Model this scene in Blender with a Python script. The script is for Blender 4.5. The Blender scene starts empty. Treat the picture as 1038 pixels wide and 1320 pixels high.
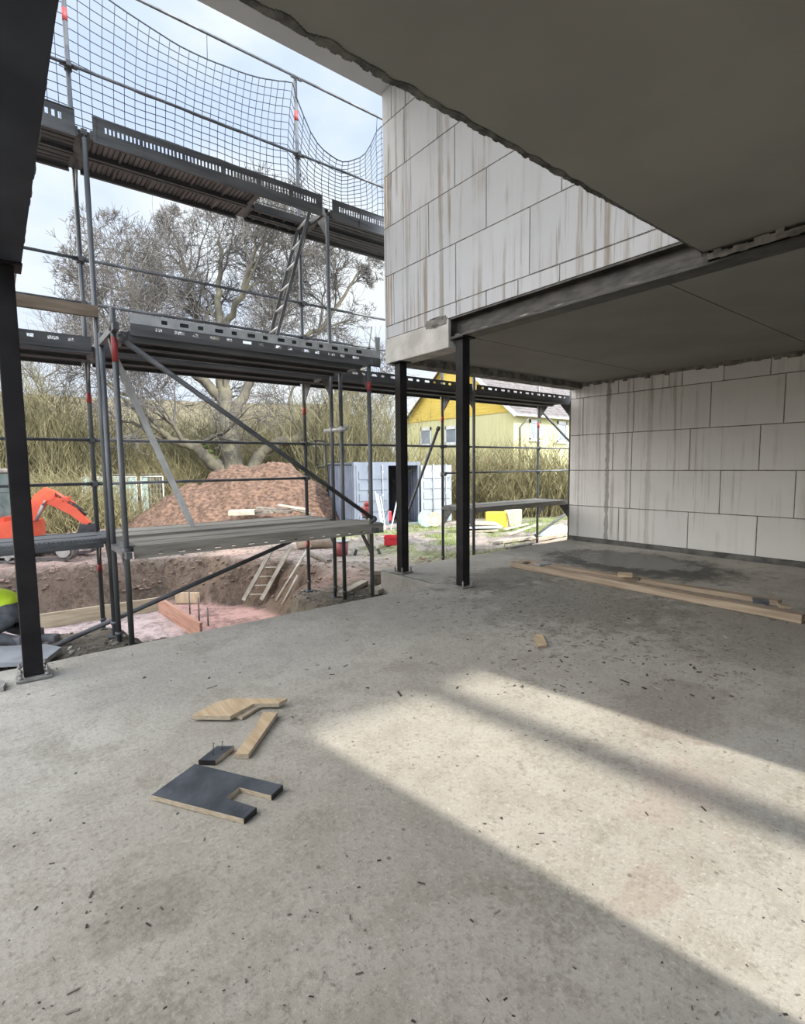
import bpy, bmesh, math, random
from mathutils import Vector, Matrix, noise
R_ = random.Random(7)
PI = math.pi
COL = bpy.context.scene.collection
# ------------------------------------------------------------------ camera frame
F_PX, CX, CY, EYE = 674.043, 519.0, 660.0, 1.41
CAM = Vector((0, 0, EYE))
RIGHT = Vector((0.78787, -0.61573, -0.01099)).normalized()
FWD = Vector((0.613, 0.785, -0.089)).normalized()
def _axes():
    d1 = Vector((-529, -54, F_PX)).normalized(); d2 = Vector((866, -70, F_PX)).normalized()
    d3 = d2.cross(d1)
    if d3.y > 0: d3 = -d3
    r = Vector((d2.x, d1.x, d3.x)); dn = Vector((d2.y, d1.y, d3.y)); f = Vector((d2.z, d1.z, d3.z))
    return r, dn, f
RIGHT, DOWN, FWD = _axes()
def ray(x, y): return RIGHT * (x - CX) + DOWN * (y - CY) + FWD * F_PX
def at_z(x, y, z=0.0):
    d = ray(x, y); return CAM + d * ((z - EYE) / d.z)
def at_y(x, y, Y):
    d = ray(x, y); return CAM + d * (Y / d.y)
def at_x(x, y, X):
    d = ray(x, y); return CAM + d * (X / d.x)
def at_d(x, y, dep): return CAM + ray(x, y) * (dep / F_PX)
def smooth(a, b, t):
    t = max(0.0, min(1.0, (t - a) / (b - a))); return t * t * (3 - 2 * t)
# ------------------------------------------------------------------ terrain height
PIT = [(-5, 6.8), (.2, 6.6), (.95, 6.85), (1.15, 5.6), (3.0, 5.5), (3.25, 6.9), (4.0, 7.6), (4.75, 8.6), (4.5, 10.1), (3.1, 12.05), (1.0, 12.3), (-5, 12.8)]
def pit_depth(x, y):
    inside = False; best = 1e9; n = len(PIT)
    for i in range(n):
        ax, ay = PIT[i]; bx, by = PIT[(i + 1) % n]
        if (ay > y) != (by > y) and x < (bx - ax) * (y - ay) / (by - ay) + ax: inside = not inside
        vx, vy = bx - ax, by - ay
        t = max(0, min(1, ((x - ax) * vx + (y - ay) * vy) / (vx * vx + vy * vy)))
        best = min(best, math.hypot(x - ax - t * vx, y - ay - t * vy))
    return best if inside else -best
def zt(x, y, rough=True):
    b = -0.30
    if y > 5.2: b = -0.30 - 0.22 * smooth(5.2, 9.5, y) - 0.13 * smooth(9.5, 17, y)
    if x > 5 and y < 13: b += 0.12 * smooth(5, 8, x) * (1 - smooth(9, 13, y))
    dd = math.hypot(x, y)
    px = math.atan2(x, y) * 180 / PI            # azimuth from +Y
    b += (dd - 32) * 0.31 * smooth(30, 36, dd) * (1 - smooth(30, 42, px)) * (0 if y < 0 else 1) if dd < 62 else 9.3 * (1 - smooth(30, 42, px)) * (0 if y < 0 else 1)
    p = pit_depth(x, y) if (-6 < x < 6 and 5.2 < y < 13.5) else -9
    w = noise.noise(Vector((x * 1.7, y * 1.7, 3))) if rough else 0
    if rough and p > -.6: p += .10 * noise.noise(Vector((x * 4.5, y * 4.5, 1))) + .07 * noise.noise(Vector((x * 9, y * 9, 2)))
    if p > -0.2: b -= 0.86 * smooth(-0.12 + 0.15 * w, 0.45 + 0.2 * w, p)
    if rough and y > 4.6:
        k = 0.35 if p > 0.5 else 1.0
        b += k * (0.05 * noise.noise(Vector((x * 0.9, y * 0.9, 0))) + 0.05 * noise.noise(Vector((x * 2.6, y * 2.6, 5))) + 0.03 * noise.noise(Vector((x * 7, y * 7, 9))))
    return b
def ground(x, y):
    d = ray(x, y).normalized(); t = 3.0
    while t < 120:
        p = CAM + d * t
        if p.z <= zt(p.x, p.y, False): return Vector((p.x, p.y, zt(p.x, p.y)))
        t += 0.03
    return CAM + d * 60
def on_ground(px, dep):
    p = at_d(px, 605, dep); return Vector((p.x, p.y, zt(p.x, p.y)))
# ------------------------------------------------------------------ materials
def mat(name, c1, c2=None, scale=6.0, rough=0.7, metal=0.0, bump=0.0, bscale=None, detail=6, stretch=(1, 1, 1), coords='Object', lo=0.35, hi=0.65, spec=0.5):
    m = bpy.data.materials.new(name); m.use_nodes = True
    nt = m.node_tree; b = nt.nodes['Principled BSDF']
    b.inputs['Roughness'].default_value = rough; b.inputs['Metallic'].default_value = metal
    b.inputs['Specular IOR Level'].default_value = spec
    tc = nt.nodes.new('ShaderNodeTexCoord'); mp = nt.nodes.new('ShaderNodeMapping')
    mp.inputs['Scale'].default_value = stretch
    nt.links.new(tc.outputs[coords], mp.inputs['Vector'])
    n = nt.nodes.new('ShaderNodeTexNoise'); n.inputs['Scale'].default_value = scale; n.inputs['Detail'].default_value = detail
    nt.links.new(mp.outputs['Vector'], n.inputs['Vector'])
    r = nt.nodes.new('ShaderNodeValToRGB'); r.color_ramp.elements[0].position = lo; r.color_ramp.elements[1].position = hi
    r.color_ramp.elements[0].color = (*c1, 1); r.color_ramp.elements[1].color = (*(c2 or c1), 1)
    nt.links.new(n.outputs['Fac'], r.inputs['Fac']); nt.links.new(r.outputs['Color'], b.inputs['Base Color'])
    if bump:
        n2 = nt.nodes.new('ShaderNodeTexNoise'); n2.inputs['Scale'].default_value = bscale or scale * 4; n2.inputs['Detail'].default_value = 5
        nt.links.new(mp.outputs['Vector'], n2.inputs['Vector'])
        bp = nt.nodes.new('ShaderNodeBump'); bp.inputs['Strength'].default_value = bump; bp.inputs['Distance'].default_value = 0.02
        nt.links.new(n2.outputs['Fac'], bp.inputs['Height']); nt.links.new(bp.outputs['Normal'], b.inputs['Normal'])
    m['ramp'] = r.name
    return m
class NT:
    def __init__(s, name):
        s.m = bpy.data.materials.new(name); s.m.use_nodes = True; s.t = s.m.node_tree; s.b = s.t.nodes['Principled BSDF']
        s.tc = s.n('TexCoord')
    def n(s, k, **kw):
        q = s.t.nodes.new('ShaderNode' + k)
        for a, v in kw.items(): setattr(q, a, v)
        return q
    def l(s, a, b): s.t.links.new(a, b)
    def mapping(s, sc, loc=(0, 0, 0), src=None):
        q = s.n('Mapping'); q.inputs['Scale'].default_value = sc; q.inputs['Location'].default_value = loc
        s.l(src or s.tc.outputs['Object'], q.inputs['Vector']); return q.outputs['Vector']
    def noise(s, vec, scale, detail=5, rough=.55):
        q = s.n('TexNoise'); q.inputs['Scale'].default_value = scale; q.inputs['Detail'].default_value = detail; q.inputs['Roughness'].default_value = rough
        s.l(vec, q.inputs['Vector']); return q.outputs['Fac']
    def ramp(s, fac, a, b, va=0.0, vb=1.0):
        q = s.n('MapRange'); q.interpolation_type = 'SMOOTHSTEP'
        for k, v in zip(('From Min', 'From Max', 'To Min', 'To Max'), (a, b, va, vb)): q.inputs[k].default_value = v
        s.l(fac, q.inputs['Value']); return q.outputs['Result']
    def math(s, op, a, b):
        q = s.n('Math', operation=op)
        for i, v in enumerate((a, b)):
            if isinstance(v, (int, float)): q.inputs[i].default_value = v
            else: s.l(v, q.inputs[i])
        return q.outputs[0]
    def mix(s, fac, a, b):
        q = s.n('Mix', data_type='RGBA')
        if isinstance(fac, (int, float)): q.inputs[0].default_value = fac
        else: s.l(fac, q.inputs[0])
        for i, v in ((6, a), (7, b)):
            if isinstance(v, tuple): q.inputs[i].default_value = (*v, 1)
            else: s.l(v, q.inputs[i])
        return q.outputs[2]
    def blob(s, x, y, rx, ry, edge, seednoise):
        """soft stain mask round a place on the floor, broken up by noise"""
        v = s.mapping((1 / rx, 1 / ry, 0), (-x / rx, -y / ry, 0))
        q = s.n('VectorMath', operation='LENGTH'); s.l(v, q.inputs[0])
        d = s.math('ADD', q.outputs['Value'], s.math('MULTIPLY', s.math('SUBTRACT', seednoise, 0.5), edge))
        return s.ramp(d, 1.0, 0.55)
    def bump(s, h, strength, dist=0.02):
        q = s.n('Bump'); q.inputs['Strength'].default_value = strength; q.inputs['Distance'].default_value = dist
        s.l(h, q.inputs['Height']); s.l(q.outputs['Normal'], s.b.inputs['Normal'])

def floor_material():
    k = NT('rough_concrete'); v = k.tc.outputs['Object']
    big = k.noise(v, 0.9, 6); mid = k.noise(v, 4.5, 8, .65); fine = k.noise(v, 38, 6, .7); grit = k.noise(v, 120, 3)
    c = k.mix(k.ramp(big, .35, .65), (.37, .350, .312), (.44, .418, .375))
    c = k.mix(k.ramp(mid, .42, .68, 0, .5), c, (.27, .25, .21))
    c = k.mix(k.ramp(fine, .50, .70, 0, .7), c, (.22, .205, .175))
    c = k.mix(k.math('MULTIPLY', k.ramp(k.noise(k.mapping((1, 1, 1), (4, 2, 0)), 2.2, 9, .7), .52, .62), k.ramp(fine, .35, .6, .15, .7)), c, (.25, .235, .195))
    c = k.mix(k.ramp(k.noise(v, 75, 5, .8), .52, .66, 0, .42), c, (.20, .18, .15))
    c = k.mix(k.ramp(k.noise(k.mapping((1, 1, 1), (7, 1, 0)), 55, 5, .8), .54, .68, 0, .5), c, (.58, .56, .51))
    c = k.mix(k.ramp(grit, .62, .75, 0, .5), c, (.60, .58, .53))
    # mud trodden in, in patches of their own
    for (x, y, rx, ry, col, amt, e) in [(4.6, 3.1, 1.3, 1.3, (.13, .12, .10), .62, 2.6), (5.2, 4.3, 1.4, .6, (.14, .13, .11), .7, 2.0), (5.0, 1.6, 1.3, 1.1, (.17, .16, .14), .5, 2.8),
                                 (1.65, .80, .16, .07, (.25, .17, .14), .3, 6.0), (3.0, 1.35, .55, .35, (.22, .18, .15), .55, 2.4), (.3, 1.75, .25, .15, (.2, .18, .15), .55, 2.6),
                                 (2.3, .95, .4, .2, (.32, .25, .22), .4, 4.0), (1.2, 3.6, 1.2, .4, (.28, .27, .24), .4, 2.0), (3.4, 3.6, .9, .7, (.24, .225, .20), .5, 2.4)]:
        c = k.mix(k.math('MULTIPLY', k.blob(x, y, rx, ry, e, mid), k.math('MULTIPLY', k.ramp(fine, .3, .6, .55, 1), amt)), c, col)
    dirt = k.math('MULTIPLY', k.ramp(k.noise(v, 13, 10, .8), .53, .60), k.blob(4.5, 3.0, 2.0, 2.0, 1.5, mid))
    c = k.mix(k.math('MULTIPLY', dirt, .8), c, (.12, .108, .09))
    dirt = k.math('MULTIPLY', k.ramp(k.noise(v, 21, 8, .8), .60, .66), .6)
    c = k.mix(dirt, c, (.16, .145, .12))
    vo = k.n('TexVoronoi'); vo.inputs['Scale'].default_value = 11; k.l(k.mapping((1, 1, 0)), vo.inputs['Vector'])
    sp = k.math('MULTIPLY', k.ramp(vo.outputs['Distance'], .13, .05), k.ramp(k.noise(v, 3.1, 2), .5, .62))
    c = k.mix(k.math('MULTIPLY', sp, .75), c, (.10, .095, .085))
    wet = k.blob(7.05, 3.75, 1.1, 1.7, 1.3, mid)
    wet2 = k.math('MULTIPLY', k.blob(7.2, 3.9, .75, 1.2, 1.0, mid), 1.0)
    c = k.mix(k.math('MULTIPLY', wet, .9), c, (.05, .048, .044))
    k.l(c, k.b.inputs['Base Color'])
    k.l(k.ramp(k.math('MAXIMUM', k.math('MULTIPLY', wet, .35), wet2), 0, 1, .88, .16), k.b.inputs['Roughness'])
    h = k.math('ADD', k.math('MULTIPLY', mid, .5), k.math('ADD', k.math('MULTIPLY', fine, .6), k.math('MULTIPLY', grit, .12)))
    k.bump(h, .42, .016); k.b.inputs['Specular IOR Level'].default_value = .3
    return k.m
def block_material(name, axis, base, seam=None, tint=(.30, .27, .22), amount=.8):
    """aerated concrete blocks with rain runs: narrow vertical streaks that keep their own shape"""
    k = NT(name); v = k.tc.outputs['Object']
    at = k.n('Attribute', attribute_name='tone')
    sc = (11, 11, .35)
    st = k.noise(k.mapping(sc), 1.0, 7, .7); st2 = k.noise(k.mapping((28, 28, .8)), 1.0, 4)
    patch = k.noise(v, .9, 3)
    fine = k.noise(v, 60, 4)
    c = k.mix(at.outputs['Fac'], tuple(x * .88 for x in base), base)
    c = k.mix(k.ramp(k.noise(v, 3.0, 6), .4, .7, 0, .25), c, tuple(x * .8 for x in base))
    m = k.math('MULTIPLY', k.ramp(st, .50, .66), k.ramp(patch, .36, .58))
    c = k.mix(k.math('MULTIPLY', m, amount), c, tint)
    m2 = k.math('MULTIPLY', k.ramp(st2, .60, .72), k.ramp(patch, .45, .6))
    c = k.mix(k.math('MULTIPLY', m2, amount * .8), c, tuple(x * .8 for x in tint))
    if seam is not None:
        sx = k.n('SeparateXYZ'); k.l(v, sx.inputs[0])
        for (pos, wdt, amt) in seam:
            d = k.math('ABSOLUTE', k.math('SUBTRACT', sx.outputs[axis], pos), 0)
            d = k.math('ADD', d, k.math('MULTIPLY', k.math('SUBTRACT', k.noise(v, 7, 4), .5), wdt * 1.6))
            c = k.mix(k.math('MULTIPLY', k.ramp(d, wdt, wdt * .55), amt), c, (.27, .255, .235))
    k.l(c, k.b.inputs['Base Color']); k.b.inputs['Roughness'].default_value = .93; k.b.inputs['Specular IOR Level'].default_value = .2
    k.bump(k.math('ADD', fine, k.math('MULTIPLY', st, .3)), .2, .006)
    return k.m
def soil_material():
    k = NT('site_soil'); v = k.tc.outputs['Object']
    at = k.n('Attribute', attribute_name='soil')
    n1 = k.noise(v, 1.4, 8, .65); n2 = k.noise(v, 9, 8, .7); n3 = k.noise(v, 45, 4, .7)
    f = k.math('ADD', k.math('MULTIPLY', n1, .4), k.math('ADD', k.math('MULTIPLY', n2, .4), k.math('MULTIPLY', n3, .2)))
    dark = k.n('VectorMath', operation='SCALE'); dark.inputs['Scale'].default_value = .45; k.l(at.outputs['Color'], dark.inputs[0])
    c = k.mix(k.ramp(f, .42, .55), dark.outputs[0], at.outputs['Color'])
    c = k.mix(k.ramp(n3, .62, .72, 0, .5), c, (.42, .38, .34))
    k.l(c, k.b.inputs['Base Color']); k.b.inputs['Roughness'].default_value = .95; k.b.inputs['Specular IOR Level'].default_value = .15
    k.bump(f, .9, .12)
    return k.m
def attr_material(name, attr='tone', rough=.85, c1=(.1, .1, .1), c2=(.5, .5, .5)):
    k = NT(name); at = k.n('Attribute', attribute_name=attr)
    n = k.noise(k.tc.outputs['Object'], 9, 4)
    c = k.mix(at.outputs['Fac'], c1, c2); c = k.mix(k.ramp(n, .4, .7, 0, .35), c, tuple(x * .5 for x in c1))
    k.l(c, k.b.inputs['Base Color']); k.b.inputs['Roughness'].default_value = rough; k.b.inputs['Specular IOR Level'].default_value = .2
    return k.m
M = {}
M['floor'] = floor_material()
M['soil'] = soil_material()
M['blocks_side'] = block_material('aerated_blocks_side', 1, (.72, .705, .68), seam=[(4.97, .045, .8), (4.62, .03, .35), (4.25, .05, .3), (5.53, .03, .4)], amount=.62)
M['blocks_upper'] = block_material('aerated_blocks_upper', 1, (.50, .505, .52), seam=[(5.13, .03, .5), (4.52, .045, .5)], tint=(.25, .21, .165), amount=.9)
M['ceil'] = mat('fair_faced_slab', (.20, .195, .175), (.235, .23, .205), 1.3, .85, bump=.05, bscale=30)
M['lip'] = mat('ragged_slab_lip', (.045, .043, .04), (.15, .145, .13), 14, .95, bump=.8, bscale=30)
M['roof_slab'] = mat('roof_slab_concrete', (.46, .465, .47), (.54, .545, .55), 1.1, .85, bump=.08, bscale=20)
M['rough_conc'] = mat('broken_concrete_edge', (.10, .095, .085), (.28, .265, .24), 9, .95, bump=.8, bscale=25)
M['lintel'] = mat('cast_concrete', (.36, .345, .315), (.52, .50, .46), 4, .9, bump=.3, bscale=24)
M['bitumen'] = mat('damp_proof_strip', (.05, .05, .05), (.13, .125, .115), 7, .7, bump=.3)
M['steel_black'] = mat('black_painted_steel', (.010, .009, .010), (.020, .018, .018), 5, .6, .0, spec=.22)
M['steel_raw'] = mat('mill_scale_steel', (.026, .025, .024), (.07, .064, .058), 6, .55, .35, bump=.15, stretch=(1, 1, 4))
M['steel_mortar'] = mat('mortar_smeared_flange', (.07, .065, .06), (.33, .31, .28), 5, .8, bump=.5, lo=.45, hi=.72)
M['plate'] = mat('galvanised_plate', (.20, .19, .175), (.34, .325, .30), 9, .6, .3)
M['zinc'] = mat('galvanised_tube', (.09, .095, .10), (.17, .175, .18), 7, .5, .55, stretch=(1, 1, .3))
M['zinc_dark'] = mat('backlit_dark_steel', (.075, .077, .082), (.14, .14, .14), 5, .6, .4, stretch=(.4, 3, 3))  # base colour darkened to stand in for the backlit side of the decks
M['zinc_light'] = mat('bright_galvanised', (.38, .39, .39), (.52, .53, .53), 9, .45, .4)
M['deck_wood'] = mat('weathered_board', (.20, .185, .155), (.34, .315, .27), 8, .85, bump=.3, stretch=(.25, 3, 3))
M['deck_ply'] = mat('deck_underside_board', (.14, .125, .12), (.22, .20, .195), 5, .8, stretch=(3, .4, 1))
M['toe_wood'] = mat('brown_toe_board', (.12, .085, .055), (.22, .165, .115), 5, .85, stretch=(.5, 3, 4))
M['alu'] = mat('ladder_aluminium', (.50, .51, .50), (.66, .67, .66), 8, .38, .5)
M['red'] = mat('red_marker_paint', (.28, .03, .03), (.36, .05, .05), 8, .5)
M['net'] = mat('black_green_net', (.02, .03, .03), (.035, .045, .045), 8, .8)
M['film_ply'] = mat('film_faced_ply', (.040, .046, .058), (.085, .095, .115), 9, .45, bump=.1, detail=9)
M['film_edge'] = mat('black_sealed_edge', (.008, .008, .009), (.02, .02, .02), 8, .5)
M['ply'] = mat('raw_plywood', (.42, .31, .19), (.58, .45, .30), 4, .8, bump=.1, stretch=(6, .8, 1))
M['ply_edge'] = mat('plywood_edge', (.34, .28, .20), (.50, .43, .33), 30, .85, stretch=(1, 1, 6))
M['timber'] = mat('squared_timber', (.25, .185, .13), (.42, .335, .25), 5, .8, bump=.2, stretch=(.3, 5, 5))
M['form_red'] = mat('reddish_formwork', (.26, .13, .085), (.38, .21, .15), 5, .85, bump=.2, stretch=(.4, 4, 4))
M['timber_tan'] = mat('tan_formwork', (.27, .21, .13), (.40, .33, .22), 5, .85, bump=.2, stretch=(.4, 4, 4))
M['steel_blue'] = mat('slate_blue_steel', (.022, .028, .038), (.04, .048, .062), 3, .6, spec=.25)  # even dark slate-blue base colour
M['timber_dark'] = mat('old_timber', (.10, .085, .07), (.22, .19, .155), 6, .9, bump=.3, stretch=(2, 2, 2))
M['timber_pale'] = mat('pale_timber', (.28, .245, .19), (.42, .375, .30), 6, .85, bump=.2)
M['nail'] = mat('nail_steel', (.15, .15, .16), (.25, .25, .26), 9, .4, .8)
M['bark'] = mat('bark_with_moss', (.08, .07, .055), (.14, .128, .085), 1.6, .95, bump=.6, bscale=9)
M['twig'] = attr_material('twigs', 'tone', .9, (.085, .078, .072), (.19, .175, .16))
M['brush'] = attr_material('dry_brush', 'tone', .9, (.085, .08, .042), (.34, .305, .175))
M['hedge'] = attr_material('winter_hedge', 'tone', .9, (.10, .085, .045), (.36, .32, .17))
M['grass'] = attr_material('meadow_grass', 'tone', .9, (.10, .16, .03), (.30, .36, .10))
M['heap'] = mat('heaped_red_soil', (.055, .03, .019), (.165, .098, .064), 7, .95, bump=1.0, bscale=12, detail=12, stretch=(1, 1, 1.6), lo=.36, hi=.66)
M['clod'] = mat('earth_clod', (.12, .075, .05), (.26, .18, .135), 9, .95, bump=.6)
M['orange'] = mat('orange_machine_paint', (.50, .06, .025), (.58, .085, .035), 4, .4)
M['rubber'] = mat('track_rubber', (.05, .045, .04), (.16, .13, .11), 9, .9, bump=.4)
M['glass_dark'] = mat('cab_glass', (.05, .08, .08), (.10, .14, .14), 3, .08, spec=.8)
M['black'] = mat('black_plastic', (.012, .012, .012), (.03, .03, .03), 6, .6)
M['steel_mid'] = mat('worn_machine_steel', (.22, .20, .18), (.36, .33, .30), 7, .5, .4)
M['cont'] = mat('container_blue_grey', (.11, .13, .175), (.16, .18, .225), 2, .6)
M['cont_door'] = mat('container_door_grey', (.115, .135, .17), (.155, .18, .215), 2, .6)
M['cont_white'] = mat('container_door_pale', (.24, .265, .29), (.29, .315, .34), 2, .6)
M['cont_in'] = mat('container_inside_shade', (.008, .008, .010), (.016, .016, .018), 2, .9)  # near-black base colour stands in for the shade inside the container
M['crate_red'] = mat('red_plastic', (.55, .02, .03), (.65, .03, .05), 5, .45)
M['pipe'] = mat('clay_pipe', (.36, .28, .21), (.50, .42, .33), 4, .85)
M['yellow'] = mat('yellow_fabric', (.75, .48, .03), (.85, .56, .05), 4, .7)
M['cream'] = mat('cream_panel', (.42, .40, .25), (.48, .46, .32), 4, .8)
M['tarp'] = mat('pale_plastic_sheet', (.38, .44, .50), (.52, .56, .60), 3, .4, bump=.3)
M['hv'] = mat('hi_vis_yellow', (.55, .75, .02), (.70, .88, .05), 5, .75, bump=.3)
M['trousers'] = mat('dark_grey_workwear', (.05, .052, .058), (.11, .112, .12), 8, .9, bump=.2)
M['boot'] = mat('dusty_boot', (.10, .10, .105), (.22, .21, .21), 10, .9)
M['skin'] = mat('skin', (.55, .36, .27), (.62, .42, .32), 6, .6)
M['hair'] = mat('dark_hair', (.03, .02, .015), (.06, .04, .03), 9, .8)
M['house_y'] = mat('yellow_render', (.48, .46, .24), (.54, .52, .30), 1.5, .9, stretch=(4, 4, .3))
M['house_o'] = mat('ochre_boarding', (.52, .37, .06), (.60, .45, .10), 2, .8, stretch=(.5, .5, 5))
M['tile'] = mat('grey_brown_roof_tiles', (.10, .085, .08), (.17, .15, .145), 4, .85)
M['white'] = mat('white_frame', (.55, .56, .56), (.62, .63, .63), 4, .5)
M['pane'] = mat('window_pane', (.16, .19, .23), (.26, .30, .35), 1, .08, spec=.8)
M['screen'] = mat('green_privacy_mesh', (.22, .33, .28), (.40, .50, .45), 5, .8, stretch=(4, 4, 1))
M['slab_grey'] = mat('grey_panel', (.24, .25, .26), (.34, .35, .36), 4, .7)
M['pebble'] = attr_material('grit', 'tone', .95, (.05, .045, .04), (.42, .39, .34))
# ------------------------------------------------------------------ mesh builder
class MB:
    def __init__(s): s.v = []; s.f = []; s.sm = []; s.mi = []; s.tone = []; s.t = 1.0; s.cm = 0
    def add(s, vs, fs, sm=False):
        o = len(s.v); s.v += [Vector(p) for p in vs]; s.tone += [s.t] * len(vs)
        for f in fs: s.f.append([i + o for i in f]); s.sm.append(sm); s.mi.append(s.cm)
        return s
    def box(s, x0, x1, y0, y1, z0, z1):
        vs = [(x, y, z) for z in (z0, z1) for (x, y) in ((x0, y0), (x1, y0), (x1, y1), (x0, y1))]
        return s.add(vs, [(3, 2, 1, 0), (4, 5, 6, 7), (0, 1, 5, 4), (1, 2, 6, 5), (2, 3, 7, 6), (3, 0, 4, 7)])
    def bev(s, x0, x1, y0, y1, z0, z1, b=.01, mtx=None):
        bm = bmesh.new(); bmesh.ops.create_cube(bm, size=1)
        for v in bm.verts: v.co = Vector(((x0 + x1) / 2 + v.co.x * (x1 - x0), (y0 + y1) / 2 + v.co.y * (y1 - y0), (z0 + z1) / 2 + v.co.z * (z1 - z0)))
        bmesh.ops.bevel(bm, geom=bm.edges[:], offset=b, segments=2, affect='EDGES', profile=.6)
        vs = [mtx @ v.co if mtx else v.co.copy() for v in bm.verts]
        s.add(vs, [[v.index for v in f.verts] for f in bm.faces]); bm.free(); return s
    def bar(s, p, q, w, h, up=(0, 0, 1)):
        p, q = Vector(p), Vector(q); d = (q - p).normalized(); u = Vector(up)
        if abs(d.dot(u)) > .98: u = Vector((0, 1, 0))
        a = d.cross(u).normalized() * (w / 2); b = a.cross(d).normalized() * (h / 2)
        vs = [e + x * a + y * b for e in (p, q) for (x, y) in ((-1, -1), (1, -1), (1, 1), (-1, 1))]
        return s.add(vs, [(3, 2, 1, 0), (4, 5, 6, 7), (0, 1, 5, 4), (1, 2, 6, 5), (2, 3, 7, 6), (3, 0, 4, 7)])
    def tube(s, pts, r, n=10, cap=True):
        pts = [Vector(p) for p in pts]; rs = r if isinstance(r, (list, tuple)) else [r] * len(pts)
        u = None; vs = []
        for i, p in enumerate(pts):
            d = (pts[min(i + 1, len(pts) - 1)] - pts[max(i - 1, 0)]).normalized()
            if u is None: u = d.orthogonal().normalized()
            else: u = (u - d * u.dot(d)).normalized()
            w = d.cross(u)
            vs += [p + (u * math.cos(a) + w * math.sin(a)) * rs[i] for a in [2 * PI * j / n for j in range(n)]]
        fs = [(i * n + j, i * n + (j + 1) % n, (i + 1) * n + (j + 1) % n, (i + 1) * n + j) for i in range(len(pts) - 1) for j in range(n)]
        s.add(vs, fs, True)
        if cap:
            o = len(s.v) - len(vs)
            for f in (list(range(n))[::-1], [(len(pts) - 1) * n + j for j in range(n)]):
                s.f.append([o + i for i in f]); s.sm.append(False); s.mi.append(s.cm)
        return s
    def prism(s, poly, z0, z1, mtx=None):
        n = len(poly)
        vs = [Vector((x, y, z)) for z in (z0, z1) for (x, y) in poly]
        if mtx: vs = [mtx @ v for v in vs]
        return s.add(vs, [list(range(n))[::-1], list(range(n, 2 * n))] + [(i, (i + 1) % n, n + (i + 1) % n, n + i) for i in range(n)])
    def ball(s, c, r, seg=12, sx=1, sy=1, sz=1):
        c = Vector(c); vs = [c + Vector((0, 0, -r * sz))]; k = seg // 2
        for i in range(1, k):
            t = PI * i / k
            for j in range(seg):
                a = 2 * PI * j / seg; vs.append(c + Vector((r * sx * math.sin(t) * math.cos(a), r * sy * math.sin(t) * math.sin(a), -r * sz * math.cos(t))))
        vs.append(c + Vector((0, 0, r * sz)))
        fs = [(0, 1 + (j + 1) % seg, 1 + j) for j in range(seg)]
        for i in range(k - 2):
            for j in range(seg):
                a = 1 + i * seg; fs.append((a + j, a + (j + 1) % seg, a + seg + (j + 1) % seg, a + seg + j))
        l = len(vs) - 1; a = 1 + (k - 2) * seg
        fs += [(a + j, a + (j + 1) % seg, l) for j in range(seg)]
        return s.add(vs, fs, True)
    def build(s, name, m, parent=None, local=False, at=None):
        me = bpy.data.meshes.new(name)
        off = Vector(at) if at is not None else None
        vs = s.v
        if parent is not None and not local:
            inv = wm(parent).inverted(); vs = [inv @ v for v in vs]
        elif off is not None and not local: vs = [v - off for v in vs]
        me.from_pydata([tuple(v) for v in vs], [], s.f)
        me.polygons.foreach_set('use_smooth', s.sm)
        for mm in (m if isinstance(m, (list, tuple)) else [m]): me.materials.append(mm)
        me.polygons.foreach_set('material_index', s.mi)
        if any(t != 1.0 for t in s.tone):
            a = me.attributes.new('tone', 'FLOAT', 'POINT'); a.data.foreach_set('value', s.tone)
        me.update()
        o = bpy.data.objects.new(name, me); COL.objects.link(o)
        if parent is not None: o.parent = parent
        elif off is not None: o.location = off
        return o
def wm(o):
    m = o.matrix_basis.copy()
    return wm(o.parent) @ m if o.parent else m
def tag(o, label=None, cat=None, group=None, kind=None):
    if label: o['label'] = label
    if cat: o['category'] = cat
    if group: o['group'] = group
    if kind: o['kind'] = kind
    return o
def thing(name, label, cat, loc=(0, 0, 0), group=None, mtx=None):
    o = bpy.data.objects.new(name, None); COL.objects.link(o); o.empty_display_size = .2
    if mtx is not None: o.matrix_basis = mtx
    else: o.location = loc
    return tag(o, label, cat, group)
def struct(name, mb, m, label=None):
    return tag(mb.build(name, m), label, None, None, 'structure')
def copy_tree(o, parent=None):
    c = o.copy(); COL.objects.link(c); c.parent = parent
    for ch in list(o.children): copy_tree(ch, c)
    return c
def frame(loc, xdir, up=(0, 0, 1)):
    x = Vector(xdir).normalized(); z = Vector(up); y = z.cross(x).normalized(); z = x.cross(y)
    m = Matrix((x, y, z)).transposed().to_4x4(); m.translation = Vector(loc); return m
# ================================================================== THE BUILDING
YF = 4.57          # open front edge of the floor slab
YR = 5.72          # front of the right-hand room
YB = -1.2          # back wall
XW = 8.39          # face of the block side wall
ZC = 2.835         # ceiling of the right-hand room
ZS = 2.915         # underside of the slab over the viewer
ZROOF = 6.03
# floor: one slab with its step out into the right-hand room, subdivided for slight unevenness
mb = MB()
def slab_top(x0, x1, y0, y1, st):
    nx = max(1, int((x1 - x0) / st)); ny = max(1, int((y1 - y0) / st)); vs = []
    for j in range(ny + 1):
        for i in range(nx + 1):
            x = x0 + (x1 - x0) * i / nx; y = y0 + (y1 - y0) * j / ny
            vs.append((x, y, 0.004 * noise.noise(Vector((x * 2, y * 2, 1))) - .004))
    mb.add(vs, [(j * (nx + 1) + i, j * (nx + 1) + i + 1, (j + 1) * (nx + 1) + i + 1, (j + 1) * (nx + 1) + i) for j in range(ny) for i in range(nx)], True)
slab_top(-4, 8.7, YB - .3, YF, .1); slab_top(4.08, 8.7, YF, YR, .1)
mb.box(-4, 8.7, YB - .3, YF, -.35, -.012); mb.box(4.08, 8.7, YF, YR, -.35, -.012)
struct('floor', mb, M['floor'])
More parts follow.
